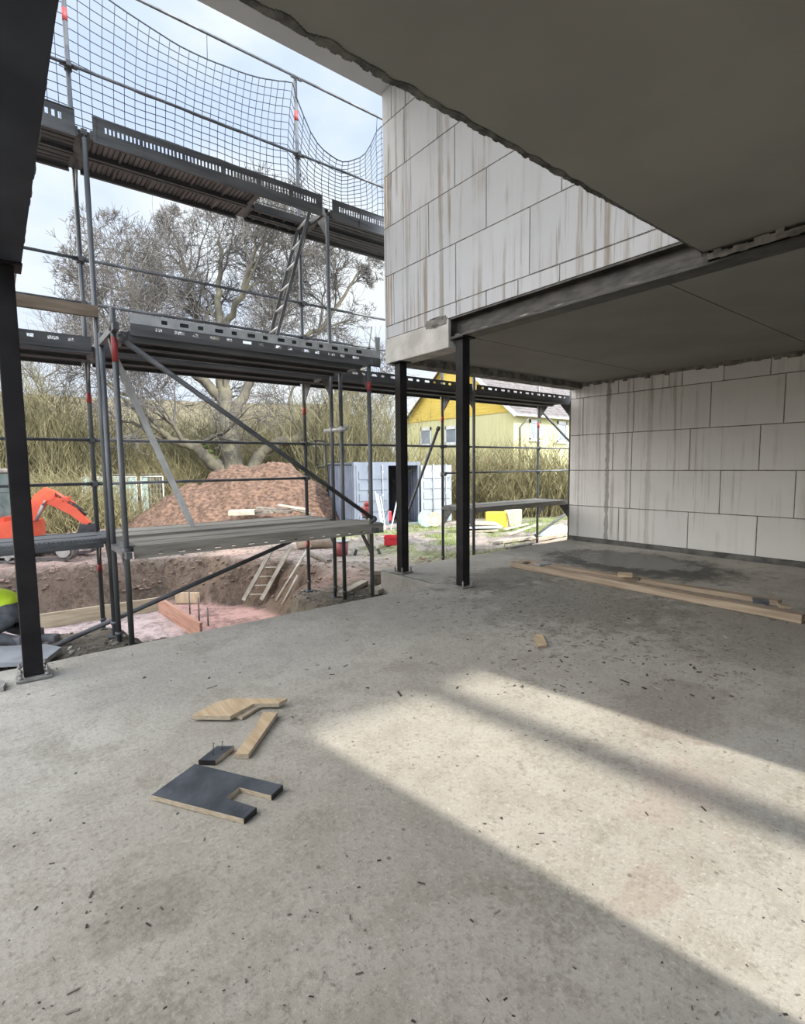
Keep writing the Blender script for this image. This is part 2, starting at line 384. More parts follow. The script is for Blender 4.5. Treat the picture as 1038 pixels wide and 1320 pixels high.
# block side wall: each block a bevelled box in the one wall, mortar face set back
def block_wall(name, X0, X1, face, rows, gap, m, extra=None):
    mb = MB(); rr = random.Random(3)
    for (z0, z1, ys) in rows:
        for a, b in zip(ys[:-1], ys[1:]):
            mb.t = rr.uniform(.0, .98)
            lo, hi = min(a, b), max(a, b)
            j = rr.uniform(-.0015, .0015)
            mb.bev(X0 + (j if face < 0 else 0), X1, lo + gap / 2, hi - gap / 2, z0 + gap / 2, z1 - gap / 2, .0035)
    return struct(name, mb, m)
def cz(cx, cy): return 640 + cx / 2.608, 440 + cy / 2.608
def yw(cx, cy): return at_x(*cz(cx, cy), XW).y
R1 = [YR] + [yw(c, 640) for c in (410, 643, 875)]
R2 = [YR] + [yw(c, 500) for c in (450, 752, 1005)]
R3 = [YR] + [yw(c, 370) for c in (392, 455, 650, 885)]
R4 = [YR] + [yw(c, 230) for c in (292, 462, 720, 968)]
R5 = [YR] + [yw(c, 120) for c in (272, 412, 462, 582, 625, 765, 922)]
def extend(r, step=1.22):
    while r[-1] > YB: r.append(max(YB - .05, r[-1] - step))
    return r
rows = [(.075, .645, extend(R1)), (.645, 1.285, extend(R2)), (1.285, 1.915, extend(R3)), (1.915, 2.575, extend(R4)), (2.575, 2.80, extend(R5, .8))]
block_wall('wall_right', XW, XW + .24, -1, rows, .012, M['blocks_side'])
mb = MB(); mb.box(XW + .012, XW + .23, YB, YR - .01, .0, 2.83); struct('wall_right_mortar', mb, M['rough_conc'])
mb = MB(); mb.bev(XW - .006, XW + .2, YB, YR, -.005, .075, .004); struct('baseboard_right', mb, M['bitumen'])
mb = MB()
for i in range(90):
    y = YB + (YR - YB) * i / 90
    mb.bev(XW - R_.uniform(.004, .022), XW + .1, y, y + .085, ZC - R_.uniform(.03, .075), ZC + .01, .008)
struct('trim_1', mb, M['rough_conc'])                        # smeared mortar bed between wall head and ceiling
# wall over the steel beam
XU = 4.12
def uz(cx, cy): return 480 + cx / 3.3, 60 + cy / 3.3
def yu(cx, cy): return at_x(*uz(cx, cy), XU).y
YU = 5.60
def ext(r):
    while r[-1] > YB: r.append(max(YB, r[-1] - 1.2))
    return r
rows = [(5.645, 6.03, ext([YU, yu(80, 240), yu(140, 190)])),
        (5.018, 5.645, ext([YU, yu(135, 330), yu(276, 260)])),
        (4.394, 5.018, ext([YU, yu(82, 650), yu(350, 460), yu(625, 400)])),
        (3.808, 4.394, ext([YU, yu(240, 780), yu(485, 640), yu(806, 560)])),
        (3.19, 3.808, ext([YU, yu(92, 1080), yu(355, 950), yu(670, 830)])),
        (3.035, 3.19, ext([YU, yu(146, 1180), yu(357, 1100), yu(485, 1050), yu(620, 1000), yu(797, 945)]))]
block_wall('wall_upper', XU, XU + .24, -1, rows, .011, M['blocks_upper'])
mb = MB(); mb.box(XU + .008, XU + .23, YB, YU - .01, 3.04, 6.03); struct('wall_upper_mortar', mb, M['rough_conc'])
# grooved block ends at the outer corner
mb = MB()
for (z0, z1) in ((4.40, 5.01), (3.20, 3.80)):
    for k in range(3): mb.box(XU - .004, XU + .02, YU - .05 - .05 * k, YU - .03 - .05 * k, z0, z1)
struct('trim_2', mb, mat('groove_fill', (.30, .25, .20), (.42, .35, .28), 8, .9))
# concrete bearing block between the two columns, under the wall
mb = MB(); mb.bev(XU - .005, XU + .24, 4.40, YU, 2.72, 3.035, .012); struct('trim_3', mb, M['lintel'])
mb = MB(); bm = bmesh.new()
for i in range(26): mb.bev(XU - R_.uniform(.0055, .010), XU + .02, 4.42 + R_.uniform(0, .3), 4.46 + R_.uniform(0, .34), 3.0 + R_.uniform(-.03, .03), 3.04 + R_.uniform(0, .05), .006)
struct('trim_4', mb, M['rough_conc'])
# slabs
mb = MB()
for (y0, y1) in ((4.275, 5.60), (2.10, 4.262), (YB, 2.088)): mb.box(4.34, XW + .24, y0, y1, ZC, ZC + .2)
mb.box(4.34, XW + .24, YB, 5.6, ZC + .03, ZC + .22)
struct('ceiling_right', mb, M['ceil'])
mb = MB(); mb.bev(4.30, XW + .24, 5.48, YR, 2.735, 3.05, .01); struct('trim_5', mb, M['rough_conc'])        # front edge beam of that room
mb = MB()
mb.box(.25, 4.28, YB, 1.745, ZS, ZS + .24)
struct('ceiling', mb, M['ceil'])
mb = MB()                                                    # broken concrete lip along the slab edge
n = 260
for i in range(n):
    x = .25 + 4.02 * i / n; w = 4.02 / n
    k_ = 1 - .75 * smooth(2.2, 3.4, x); e = k_ * (.012 * noise.noise(Vector((x * 9, 0, 0))) + .016 * noise.noise(Vector((x * 37, 3, 0))))
    mb.bev(x - .006, x + w + .006, 1.745 - .022 * k_ + .02 * k_ * noise.noise(Vector((x * 11, 9, 0))), 1.755 + e, ZS - .002 - .004 * k_ + .004 * noise.noise(Vector((x * 21, 7, 0))), ZS + .25, .004)
struct('trim_6', mb, M['lip'])
mb = MB(); mb.box(-.2, 4.5, YB, 5.65, ZROOF, ZROOF + .26); struct('ceiling_upper', mb, M['roof_slab'])
mb = MB()
mb.box(-4, -.06, YB, 1.745, ZS, ZS + .24); struct('ceiling_shade_left', mb, M['ceil'])  # unseen slab, added to darken the floor near the camera
# back wall with the doorway that lets the sun in
SUN_DIR = Vector((-.14, .99, 0)).normalized(); EL = math.radians(33)
DX0, DX1, DH = 1.74, 3.12, 2.88
mb = MB()
mb.box(-4, DX0, YB - .24, YB, 0, ZS); mb.box(DX1, XW + .24, YB - .24, YB, 0, ZS); mb.box(DX0, DX1, YB - .24, YB, DH, ZS)
mb.box(-.2, 4.5, YB - .24, YB, ZS, ZROOF + .26)
mb.box(4.5, XW + .24, YB - .24, YB, ZS, 3.05)
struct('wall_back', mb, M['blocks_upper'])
# ------------------------------------------------------------------ columns and beams
def column(x, y, ztop, label, plate_w=.2, gap=.0, s=.112):
    t = thing('steel_column', label, 'column', (x, y, 0), 'black steel columns along the open front')
    mb = MB(); mb.bev(-s / 2, s / 2, -s / 2, s / 2, .02, ztop - .015, .006); mb.build('shaft', M['steel_black'], t, True)
    mb = MB(); mb.bev(-plate_w / 2, plate_w / 2, -plate_w / 2, plate_w / 2, .0, .018, .003); tag(mb.build('base_plate', M['plate'], t, True), 'dusty grey base plate')
    mb = MB(); mb.bev(-.1, .1, -.1, .1, ztop - .015, ztop, .003); mb.build('head_plate', M['steel_black'], t, True)
    for sx in (-1, 1):
        for sy in (-1, 1):
            mb = MB(); px, py = sx * (plate_w / 2 - .026), sy * (plate_w / 2 - .026)
            mb.tube([(px, py, .015), (px, py, .085)], .007, 8); mb.tube([(px, py, .018), (px, py, .036)], .015, 6); mb.tube([(px, py, .05), (px, py, .062)], .014, 6)
            mb.build('anchor_bolt', M['plate'], t, True)
    return t
column(.135, 4.30, 2.72, 'black steel column at the left end of the open front, on a bolted grey plate')
column(4.225, 4.285, 2.815, 'black steel column holding the end of the long steel beam')
column(4.19, 5.37, 2.72, 'black steel column under the concrete block at the outer corner, behind the other column')
def ibeam(mb, x, y0, y1, z0, z1, w, tf=.016, tw=.012):
    mb.box(x - w / 2, x + w / 2, y0, y1, z0, z0 + tf); mb.box(x - w / 2, x + w / 2, y0, y1, z1 - tf, z1); mb.box(x - tw / 2, x + tw / 2, y0, y1, z0 + tf, z1 - tf)
t = thing('steel_beam', 'long rusty steel beam carrying the block wall, seen beyond the slab edge', 'beam', (4.225, 2, 2.815), 'steel floor beams')
mb = MB(); ibeam(mb, 4.225, YB, 4.385, 2.815, 3.035, .2); mb.build('profile', M['steel_raw'], t)
mb = MB(); mb.box(4.13, 4.32, 4.375, 4.39, 2.82, 3.03); mb.build('end_plate', M['steel_raw'], t)
mb = MB()
for i in range(60):
    y = 1.7 + 2.6 * i / 60
    mb.bev(4.125, 4.125 + R_.uniform(.02, .07), y, y + .05, 2.829, 2.831 + max(.002, .03 * noise.noise(Vector((y * 5, 0, 0))) + .006), .004)
tag(mb.build('mortar_smear', M['steel_mortar'], t), 'pale mortar dropped along the lower flange')
mb = MB(); mb.box(4.13, 4.32, 1.70, 1.74, 2.83, 3.02); mb.tube([(4.20, 1.70, 2.93), (4.20, 1.77, 2.93)], .03, 8); mb.build('stiffener', M['steel_raw'], t)
mb = MB()
for i in range(70):
    y = YB + (1.7 - YB) * i / 70
    mb.bev(4.122, 4.14, y, y + .05, 2.84 + R_.uniform(0, .01), 2.90 + R_.uniform(-.02, .02), .005)
mb.build('mortar_filling', M['rough_conc'], t)
t = thing('steel_beam', 'dark steel beam overhead at the left edge, rough mortar along its side', 'beam', (.09, 2, 2.9), 'steel floor beams')
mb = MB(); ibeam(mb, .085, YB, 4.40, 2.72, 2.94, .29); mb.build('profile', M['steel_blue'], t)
mb = MB()
for i in range(110):
    y = YB + 5.6 * i / 110
    mb.bev(.15, .232 + .02 * noise.noise(Vector((y * 9, 0, 2))), y, y + .056, 2.735, 2.95 + .02 * noise.noise(Vector((y * 6, 4, 2))), .008)
mb.build('mortar_edge', M['rough_conc'], t)
mb = MB(); mb.box(.07, .1, YB, 4.45, 2.93, 3.2); mb.box(-.06, .25, YB, 4.45, 2.95, 3.155); struct('trim_7', mb, M['ceil'])
mb = MB(); mb.bev(-.07, .215, 4.41, YU, 2.72, 3.02, .012); struct('trim_8', mb, M['lintel'])

# ================================================================== THINGS ON THE FLOOR
def flat_piece(name, label, cat, pxs, th, top, edge, group=None, z=.0, tilt=None):
    """a flat sawn piece: outline corners read on the floor, real thickness"""
    pts = [at_z(x, y, z + th) for x, y in pxs]
    c = sum(pts, Vector()) / len(pts)
    a = sum(pts[i].x * pts[(i + 1) % len(pts)].y - pts[(i + 1) % len(pts)].x * pts[i].y for i in range(len(pts)))
    if a < 0: pts = pts[::-1]
    mb = MB(); poly = [(p.x, p.y) for p in pts]; n = len(poly)
    mb.cm = 1; mb.add([(x, y, z) for x, y in poly] + [(x, y, z + th) for x, y in poly], [list(range(n))[::-1]] + [(i, (i + 1) % n, n + (i + 1) % n, n + i) for i in range(n)])
    mb.cm = 0; mb.add([(x, y, z + th) for x, y in poly], [list(range(n))])
    o = mb.build(name, [M[top], M[edge]], at=(c.x, c.y, z))
    return tag(o, label, cat, group)
def cp(cx, cy): return 160 + cx / 3.992, 860 + cy / 3.992
up = flat_piece('plywood_sheet', 'dark film-faced plywood panel with a slot cut out, lying on the floor', 'plywood panel',
           [cp(*p) for p in ((140, 658), (365, 497), (815, 606), (757, 660), (592, 618), (525, 672), (680, 722), (615, 780))], .022, 'film_ply', 'ply_edge')
# sealed black ends of its two arms
def edge_strip(parent, p, q, th, m, name='sealed_edge', lab='black sealed edge'):
    a, b = at_z(*p, .022), at_z(*q, .022); a.z = b.z = th / 2
    d = (b - a).normalized(); n = Vector((d.y, -d.x, 0)); 
    mb = MB(); mb.bar(a + n * .0015, b + n * .0015, .003, th + .001); o = mb.build(name, M[m], parent); return tag(o, lab)
edge_strip(up, cp(757, 660), cp(815, 606), .022, 'film_edge'); edge_strip(up, cp(615, 780), cp(680, 722), .022, 'film_edge')
pp = flat_piece('plywood_offcut', 'bent raw plywood offcut lying furthest from the dark slotted panel', 'plywood offcut',
           [cp(*p) for p in ((345, 250), (470, 180), (545, 160), (840, 160), (797, 186), (668, 188), (545, 252))], .022, 'ply', 'ply_edge', z=.012)
mb = MB(); a, b = at_z(*cp(590, 268)), at_z(*cp(690, 205)); mb.bar(a + Vector((0, 0, .008)), b + Vector((0, 0, .008)), .05, .014); mb.build('batten', M['ply_edge'], pp)
sp = flat_piece('plywood_strip', 'narrow raw plywood strip with a chipped edge between bent offcut and dark block', 'plywood strip',
           [cp(*p) for p in ((568, 447), (668, 320), (680, 300), (715, 230), (790, 232), (640, 447))], .024, 'ply', 'ply_edge')
sb = flat_piece('plywood_block', 'small dark film-faced block with two nails sticking up', 'plywood block',
           [cp(*p) for p in ((384, 478), (478, 405), (566, 405), (470, 480))], .022, 'film_ply', 'ply_edge')
edge_strip(sb, cp(384, 478), cp(470, 480), .022, 'film_edge')
for (c, h) in (((458, 450), .055), ((503, 425), .04)):
    p = at_z(*cp(*c), .022); mb = MB(); mb.tube([(p.x, p.y, .02), (p.x + .004, p.y, .022 + h)], .0022, 6); mb.tube([(p.x + .004, p.y, .022 + h), (p.x + .004, p.y, .024 + h)], .005, 8)
    tag(mb.build('nail', M['nail'], sb), 'steel nail')
flat_piece('wood_scrap', 'small splintered wood scrap alone on the floor near the long beam', 'wood scrap', [(688, 820), (692, 817), (699, 817), (706, 831), (693, 833)], .02, 'ply', 'timber')
# long timbers by the wall
def timber(name, label, p, q, w, h, m, z=0, group=None):
    p, q = Vector(p), Vector(q); c = (p + q) / 2; d = q - p
    mb = MB(); L = d.length; mtx = frame((c.x, c.y, z), d)
    mb.bev(-L / 2, L / 2, -w / 2, w / 2, 0, h, min(w, h) * .08)
    o = mb.build(name, M[m], None, True); o.matrix_basis = mtx; return tag(o, label, 'timber', group)
a, b = at_z(660, 731), at_z(1036, 803)
timber('squared_timber', 'long pale squared timber in front, lying on the floor by the block wall', a + Vector((.04, .02, 0)), b + Vector((.0, 0, 0)), .1, .075, 'timber', group='long timbers on the floor')
a, b = at_z(672, 727), at_z(1000, 783)
timber('timber_board', 'flatter timber board lying behind the long squared timber', a + Vector((.08, .05, 0)), b + Vector((.12, .0, 0)), .12, .05, 'timber', group='long timbers on the floor')
def on_beam(name, label, px, py, lx, ly, th, m, rot, z=.076):
    p = at_z(px, py, z); mb = MB(); mb.bev(-lx / 2, lx / 2, -ly / 2, ly / 2, 0, th, .003)
    o = mb.build(name, M[m], None, True); o.matrix_basis = Matrix.Translation((p.x, p.y, z)) @ Matrix.Rotation(rot, 4, 'Z'); return tag(o, label, 'wood offcut', 'offcuts on the long timbers')
on_beam('wood_offcut', 'square brown board offcut lying midway along the long timbers', 806, 742, .19, .16, .022, 'ply', .5)
on_beam('wood_offcut', 'little dark wood stub beside the square brown offcut on the timbers', 822, 748, .07, .05, .03, 'timber_dark', .3)
on_beam('wood_offcut', 'dark film-faced offcut near the right end of the long timbers', 981, 776, .16, .13, .022, 'film_ply', .35)
on_beam('wood_offcut', 'brown wedge-like offcut at the right end of the long timbers', 1011, 783, .12, .09, .024, 'timber', .55)
on_beam('wood_offcut', 'dark board offcut across the far left end of the long timbers', 700, 728, .20, .11, .02, 'slab_grey', -.2)
on_beam('wood_offcut', 'small pale chip of board at the very tip of the long timbers', 678, 726, .11, .06, .018, 'timber_dark', .1)
# floor grit and chips nobody could count
mb = MB(); rr = random.Random(11)
i = 0
while i < 1500:
    px, py = rr.uniform(-20, 1060), rr.uniform(735, 1330)
    if rr.random() < .45: px, py = rr.gauss(830, 130), rr.gauss(850, 60)
    if py < 735: continue
    p = at_z(px, py)
    if p.y > YF - .05 and p.x < 4.1 or p.x > XW - .03 or p.y > YR: continue
    i += 1; s = rr.choice((.003, .004, .005, .008)) * rr.uniform(.5, 1.1) * (1.3 if py < 900 else .55)
    mb.t = rr.random() ** 1.6 * .98; a = rr.uniform(0, PI); l = s * rr.choice((1, 1.2, 1.3, 1.5, 1.2, 3.2))
    mb.bev(-l, l, -s * .6, s * .6, 0, s * .6, s * .15, Matrix.Translation((p.x, p.y, -.004)) @ Matrix.Rotation(a, 4, 'Z') @ Matrix.Rotation(rr.uniform(-.2, .2), 4, 'X'))
tag(mb.build('grit', M['pebble']), 'grit, chips and crumbs strewn over the concrete floor', 'grit', None, 'stuff')
# ================================================================== SCAFFOLD
BX = [-1.70, .87, 3.44, 6.01, 8.58]
YI, YO = 5.85, 6.58            # main scaffold rows
ZL, ZM, ZU = .70, 2.60, 4.55   # lift heights
RT = .0242
scaf = thing('scaffold', 'main galvanised scaffold with three lifts running along the whole open front', 'scaffold', (3.4, 6.2, -.3))
def post(x, y, z0, z1, parent, bands=(), n=10):
    mb = MB(); mb.tube([(x, y, z0), (x, y, z1)], RT, n); mb.bev(x - .075, x + .075, y - .075, y + .075, z0 - .012, z0, .003)
    mb.tube([(x, y, z0), (x, y, z0 + .16)], .019, 8); mb.tube([(x, y, z0 + .11), (x, y, z0 + .14)], .034, 6)
    o = mb.build('standard', M['zinc'], parent)
    for (a, b) in bands:
        k = MB(); k.tube([(x, y, a), (x, y, b)], RT + .0015, n); tag(k.build('marker_band', M['red'], o), 'red painted band')
    return o
def coupler(o, x, y, z, dx=0, dy=-1):
    mb = MB(); mb.tube([(x, y, z - .035), (x, y, z + .035)], RT + .012, 8); mb.bar((x, y, z), (x + dx * .075, y + dy * .075, z), .045, .05); mb.build('coupling', M['zinc_dark'], o)
for i, x in enumerate(BX):
    g_in = zt(x, YI) + .02; g_out = zt(x, YO) + .02
    hi_in = ZU - .08
    p = post(x, YI, max(g_in, -.33), hi_in, scaf)
    q = post(x, YO, g_out, 6.48 if x < 7 else 4.6, scaf, [(.28, .36), (2.12, 2.22), (5.93, 6.05)] if i in (1, 2) else [(2.12, 2.22)])
    for z in (1.25, 1.72, 3.15, 3.60, 5.50): coupler(q, x, YO, z)
    for z in (ZL, ZM, ZU):
        mb = MB(); mb.bar((x, YI, z - .02), (x, YO, z - .02), .05, .05)
        for (yy, s) in ((YI, 1), (YO, -1)):
            mb.bar((x, yy, z - .30), (x, yy + s * .22, z - .04), .012, .05)
            mb.prism([(yy, z - .04), (yy + s * .2, z - .04), (yy, z - .26)][::int(s)], x - .004, x + .004, Matrix(((0, 0, 1, 0), (1, 0, 0, 0), (0, 1, 0, 0), (0, 0, 0, 1))))
        mb.build('transom', M['zinc_dark'], scaf)
def deck(parent, x0, x1, y0, y1, ztop, style, m='zinc_dark'):
    """a scaffold platform of two planks with edge profiles"""
    mb = MB(); ym = (y0 + y1) / 2; e = .05
    for (a, b) in ((y0, ym - .012), (ym + .012, y1)):
        mb.box(x0 + e, x1 - e, a, b, ztop - .012, ztop)
        if style == 'ribs':
            for k in range(5):
                y = a + (b - a) * (k + .5) / 5; mb.prism([(y - .034, ztop - .012), (y - .022, ztop - .045), (y + .022, ztop - .045), (y + .034, ztop - .012)], x0 + e, x1 - e, Matrix(((0, 0, 1, 0), (1, 0, 0, 0), (0, 1, 0, 0), (0, 0, 0, 1))))
        elif style == 'boards':
            n = int((x1 - x0) / .05)
            for k in range(n):
                x = x0 + e + (x1 - x0 - 2 * e) * k / n; mb.box(x, x + .034, a + .02, b - .02, ztop - .026, ztop - .012)
            for k in range(1, 5):
                x = x0 + (x1 - x0) * k / 5; mb.box(x - .012, x + .012, a, b, ztop - .045, ztop - .012)
    o = mb.build('deck', M[m], parent)
    for (a, b) in ((y0, ym - .012), (ym + .012, y1)):
        for y in (a, b):
            k = MB(); k.box(x0 + e, x1 - e, y - .006, y + .006, ztop - .075, ztop + .004); k.box(x0 + e, x1 - e, min(y, y + (.03 if y == a else -.03)), max(y, y + (.03 if y == a else -.03)), ztop - .08, ztop - .072)
            k.build('edge_profile', M['zinc_dark' if style != 'wood' else m], o)
    for x in (x0, x1):
        k = MB(); s = 1 if x == x0 else -1
        k.box(min(x, x + s * .06), max(x, x + s * .06), y0 + .03, y1 - .03, ztop - .05, ztop + .002); k.build('hook_end', M['zinc'], o)
    return o
def slot_strip(x0, x1, y, z0, z1, slots, th=.004):
    """vertical sheet with punched slots; slots = list of (xa, xb, za, zb)"""
    mb = MB(); slots = sorted(slots)
    if not slots: return mb.box(x0, x1, y - th / 2, y + th / 2, z0, z1)
    za, zb = slots[0][2], slots[0][3]
    mb.box(x0, x1, y - th / 2, y + th / 2, z0, za); mb.box(x0, x1, y - th / 2, y + th / 2, zb, z1)
    xs = [x0] + [v for s in slots for v in (s[0], s[1])] + [x1]
    for k in range(0, len(xs), 2): mb.box(xs[k], xs[k + 1], y - th / 2, y + th / 2, za, zb)
    return mb
def holes(x0, x1, step, pat, za, zb):
    out = []; x = x0; i = 0
    while x + max(pat) < x1:
        w = pat[i % len(pat)]; out.append((x, x + w, za, zb)); x += step; i += 1
    return out
# lowest lift
deck(scaf, BX[0], BX[1], YI, YO, ZL + .02, 'ribs'); deck(scaf, BX[1], BX[2], YI, YO, ZL + .03, 'wood', 'deck_wood'); deck(scaf, BX[3], BX[4], YI, YO, ZL + .02, 'wood', 'deck_wood')
mb = slot_strip(BX[0], BX[1], YI - .012, ZL - .01, ZL + .035, holes(BX[0] + .05, BX[1] - .05, .035, (.018,), ZL + .008, ZL + .03)); mb.build('perforated_edge', M['zinc'], scaf)
# middle lift
for k in range(4): deck(scaf, BX[k], BX[k + 1], YI, YO, ZM - .02, 'ribs')
for k in range(4):
    mb = slot_strip(BX[k] + .05, BX[k + 1] - .05, YI - .012, ZM - .07, ZM + .06, holes(BX[k] + .16, BX[k + 1] - .1, .155, (.05, .085), ZM - .0, ZM + .03))
    mb.build('perforated_edge', M['zinc_dark'], scaf)
# top lift, with the tall perforated toe sheets
deck(scaf, BX[0], BX[1], YI, YO, ZU, 'ribs')
o = deck(scaf, BX[1], 2.62, YI, YO, ZU, 'boards', 'deck_ply')
o = deck(scaf, 2.62, BX[2], YI + .37, YO, ZU, 'boards', 'deck_ply')
mb = MB(); mb.box(2.62, BX[2], YI, YI + .012, ZU - .08, ZU + .01); mb.build('hatch_frame', M['zinc_light'], scaf)
deck(scaf, BX[2], BX[3], YI, YO, ZU, 'ribs')
for k in range(3):
    x0, x1 = BX[k] + .07, BX[k + 1] - .07
    step = .036 if k != 0 else .05
    mb = slot_strip(x0, x1, YI - .012, ZU - .10, ZU + .13, holes(x0 + .1, x1 - .06, step, (step * .5,), ZU + .015, ZU + .075))
    mb.box(x0, x1, YI - .035, YI - .01, ZU - .105, ZU - .09); mb.tube([(x0, YI - .01, ZU + .135), (x1, YI - .01, ZU + .135)], .009, 6)
    for q in range(int((x1 - x0) / .4)): mb.box(x0 + .4 * q, x0 + .4 * q + .03, YI - .02, YI - .012, ZU - .1, ZU + .13)
    mb.build('toe_sheet', M['zinc_dark'], scaf)
# guard rails
for (z, ks) in ((1.25, (0, 1)), (1.72, (0, 1, 2, 3)), (3.15, (0, 1, 2)), (3.60, (0, 1, 2)), (5.50, (0, 1, 2)), (6.45, (0, 1, 2)), (1.27, (3,))):
    for k in ks:
        mb = MB(); mb.tube([(BX[k] + .0, YO - .045, z), (BX[k + 1], YO - .045, z)], .0165, 8)
        for xx in (BX[k] + .05, BX[k + 1] - .05): mb.bev(xx - .03, xx + .03, YO - .05, YO - .02, z - .02, z + .02, .004)
        mb.build('guard_rail', M['zinc'], scaf)
mb = MB(); mb.tube([(8.58, YO - .045, 1.72), (10.6, YO - .045, 1.72)], .0165, 8); mb.build('guard_rail', M['zinc'], scaf)
mb = MB(); mb.tube([(8.58, YO - .045, 1.27), (10.6, YO - .045, 1.27)], .0165, 8); mb.build('guard_rail', M['zinc'], scaf)
# braces
for (p, q) in (((5.95, YO + .04, 2.02), (5.15, YO + .04, .38)), ((8.62, YO + .04, 2.52), (9.9, YO + .04, 1.75)), ((.24, 5.93, -.32), (3.30, 5.93, .62)), ((8.58, YO + .02, -.02), (10.6, YO + .02, .72))):
    mb = MB(); mb.tube([p, q], .024, 10); d = (Vector(q) - Vector(p)).normalized()
    for e in (Vector(p) , Vector(q)): mb.tube([e - d * .03, e + d * .03], .034, 8)
    mb.build('brace', M['zinc_dark'], scaf)
# small handrail frame at the outer post
mb = MB(); y = YO - .2; a = at_y(404, 568, YO); b = at_y(420, 602, YO)
mb.tube([(a.x, YO, a.z), (b.x - .03, YO, a.z), (b.x, YO, a.z - .03), (b.x, YO, b.z + .03), (b.x - .03, YO, b.z), (a.x + .04, YO, b.z)], .013, 8); mb.tube([(a.x + .03, YO, a.z), (a.x + .03, YO, b.z + .05)], .011, 8)
mb.build('gate_frame', M['zinc'], scaf)
# ---- inner scaffold tower standing between the building and the main scaffold
inn = thing('scaffold_tower', 'narrow inner scaffold bay closest to the room, with diagonal tubes and two decks', 'scaffold', (2.1, 5.3, -.3))
Y0, Y1 = 5.0, 5.62
for x in BX[1:3]:
    for y in (Y0, Y1):
        o = post(x, y, -.31, 2.74 if y == Y0 else 2.66, inn, [(2.30, 2.50)] if (x, y) == (BX[1], Y0) else ([(2.26, 2.36)] if y == Y0 else []))
        if y == Y0:
            for z in (ZL, ZM): coupler(o, x, y, z - .01, 0, 1)
    for z in (ZL, ZM):
        mb = MB(); mb.bar((x, Y0 - .12, z - .03), (x, Y1, z - .03), .045, .055); mb.bar((x, Y0, z - .32), (x, Y0 + .24, z - .05), .012, .05); mb.build('transom', M['zinc'], inn)
deck(inn, BX[1] + .02, BX[2] + .17, Y0 - .02, Y1 - .03, ZL + .035, 'wood', 'deck_wood')
mb = slot_strip(BX[1] + .05, BX[2] + .15, Y0 - .035, ZL - .075, ZL + .035, holes(BX[1] + .25, BX[2] - .1, .165, (.035, .06), ZL - .05, ZL - .03)); mb.build('perforated_edge', M['deck_wood'], inn)
deck(inn, BX[1] + .06, BX[2] - .05, Y0 + .02, Y1 - .02, ZM - .03, 'ribs')
x0, x1 = BX[1] + .12, BX[2] + .14
mb = slot_strip(x0, x1, Y0 - .03, ZM + .03, ZM + .115, holes(x0 + .25, x1 - .2, .155, (.05, .075), ZM + .055, ZM + .09)); tag(mb.build('toe_sheet', M['zinc_light'], inn), 'bright punched edge sheet')
mb = MB(); mb.box(x0, x1, Y0 - .018, Y0 - .014, ZM + .035, ZM + .11); mb.build('hole_shade_sheet', M['black'], inn)  # added black sheet stands in for the shade behind the punched holes
mb = slot_strip(x0, x1, Y0 - .034, ZM - .07, ZM + .03, holes(x0 + .2, x1 - .2, .155, (.05, .085), ZM - .012, ZM + .015)); mb.build('perforated_edge', M['zinc_dark'], inn)
mb = MB(); mb.tube([(.90, Y0 - .04, 2.50), (3.47, Y0 - .04, .78)], .024, 10)
for e in ((.92, Y0 - .04, 2.49), (3.45, Y0 - .04, .795)): mb.ball(e, .04, 8)
mb.build('brace', M['zinc_dark'], inn)
# clamp tying the two scaffolds together
t = at_y(425, 554, 5.79)
mb = MB(); mb.tube([(3.44, 5.5, t.z), (3.44, 6.02, t.z)], .024, 8); mb.ball((3.44, 5.62, t.z), .045, 8); mb.ball((3.44, 5.85, t.z), .045, 8); mb.bar((3.44, 5.5, t.z), (3.40, 5.42, t.z + .03), .02, .03)
mb.build('tie_tube', M['zinc_light'], inn)
# bent bracket plate and rod at the right end of the middle lift
mb = MB(); a = at_y(485, 437, 5.0); mb.prism([(a.x, a.z - .24), (a.x + .03, a.z - .24), (a.x + .05, a.z + .02), (a.x - .03, a.z + .02)], 4.99, 5.0, Matrix(((1, 0, 0, 0), (0, 0, 1, 0), (0, 1, 0, 0), (0, 0, 0, 1)))); mb.build('bracket', M['zinc_light'], inn)
mb = MB(); mb.tube([(BX[2], 5.0, 2.70), (BX[2] + .05, 5.0, 2.98)], .008, 6); mb.build('pin', M['zinc_light'], inn)
# ---- toe board in the left bay
mb = MB(); mb.bev(BX[0], BX[1] + .02, YI - .06, YI - .025, 2.84, 2.95, .004)
tag(mb.build('toe_board', M['toe_wood'], at=(-.4, YI, 2.9)), 'brown wooden toe board along the left bay of the scaffold, above its middle deck', 'toe board')
# ---- ladders
def ladder(label, p, q, width, wdir, n, parent_group, rail=(.02, .048), rm='alu'):
    p, q = Vector(p), Vector(q); w = Vector(wdir).normalized() * width / 2
    t = thing('ladder', label, 'ladder', p, parent_group); d = q - p; nrm = d.normalized().cross(w.normalized())
    for s in (-1, 1):
        mb = MB(); mb.bar(p + w * s, q + w * s, rail[0], rail[1], nrm); mb.build('rail', M[rm], t)
    for k in range(n):
        c = p + d * ((k + .6) / n); mb = MB(); mb.tube([c - w, c + w], .015, 8); mb.build('rung', M['alu'], t)
    return t
ladder('aluminium ladder leaning from the lowest scaffold deck up to the middle deck, at left', (1.77, 6.22, ZL + .06), (1.02, 6.22, ZM + .12), .34, (.18, .98, 0), 7, 'scaffold ladders')
ladder('aluminium ladder leaning from the middle scaffold deck up to the top hatch', (2.70, 6.12, ZM + .05), (3.28, 6.12, ZU - .02), .34, (.12, .99, 0), 7, 'scaffold ladders', (.02, .036), 'zinc')
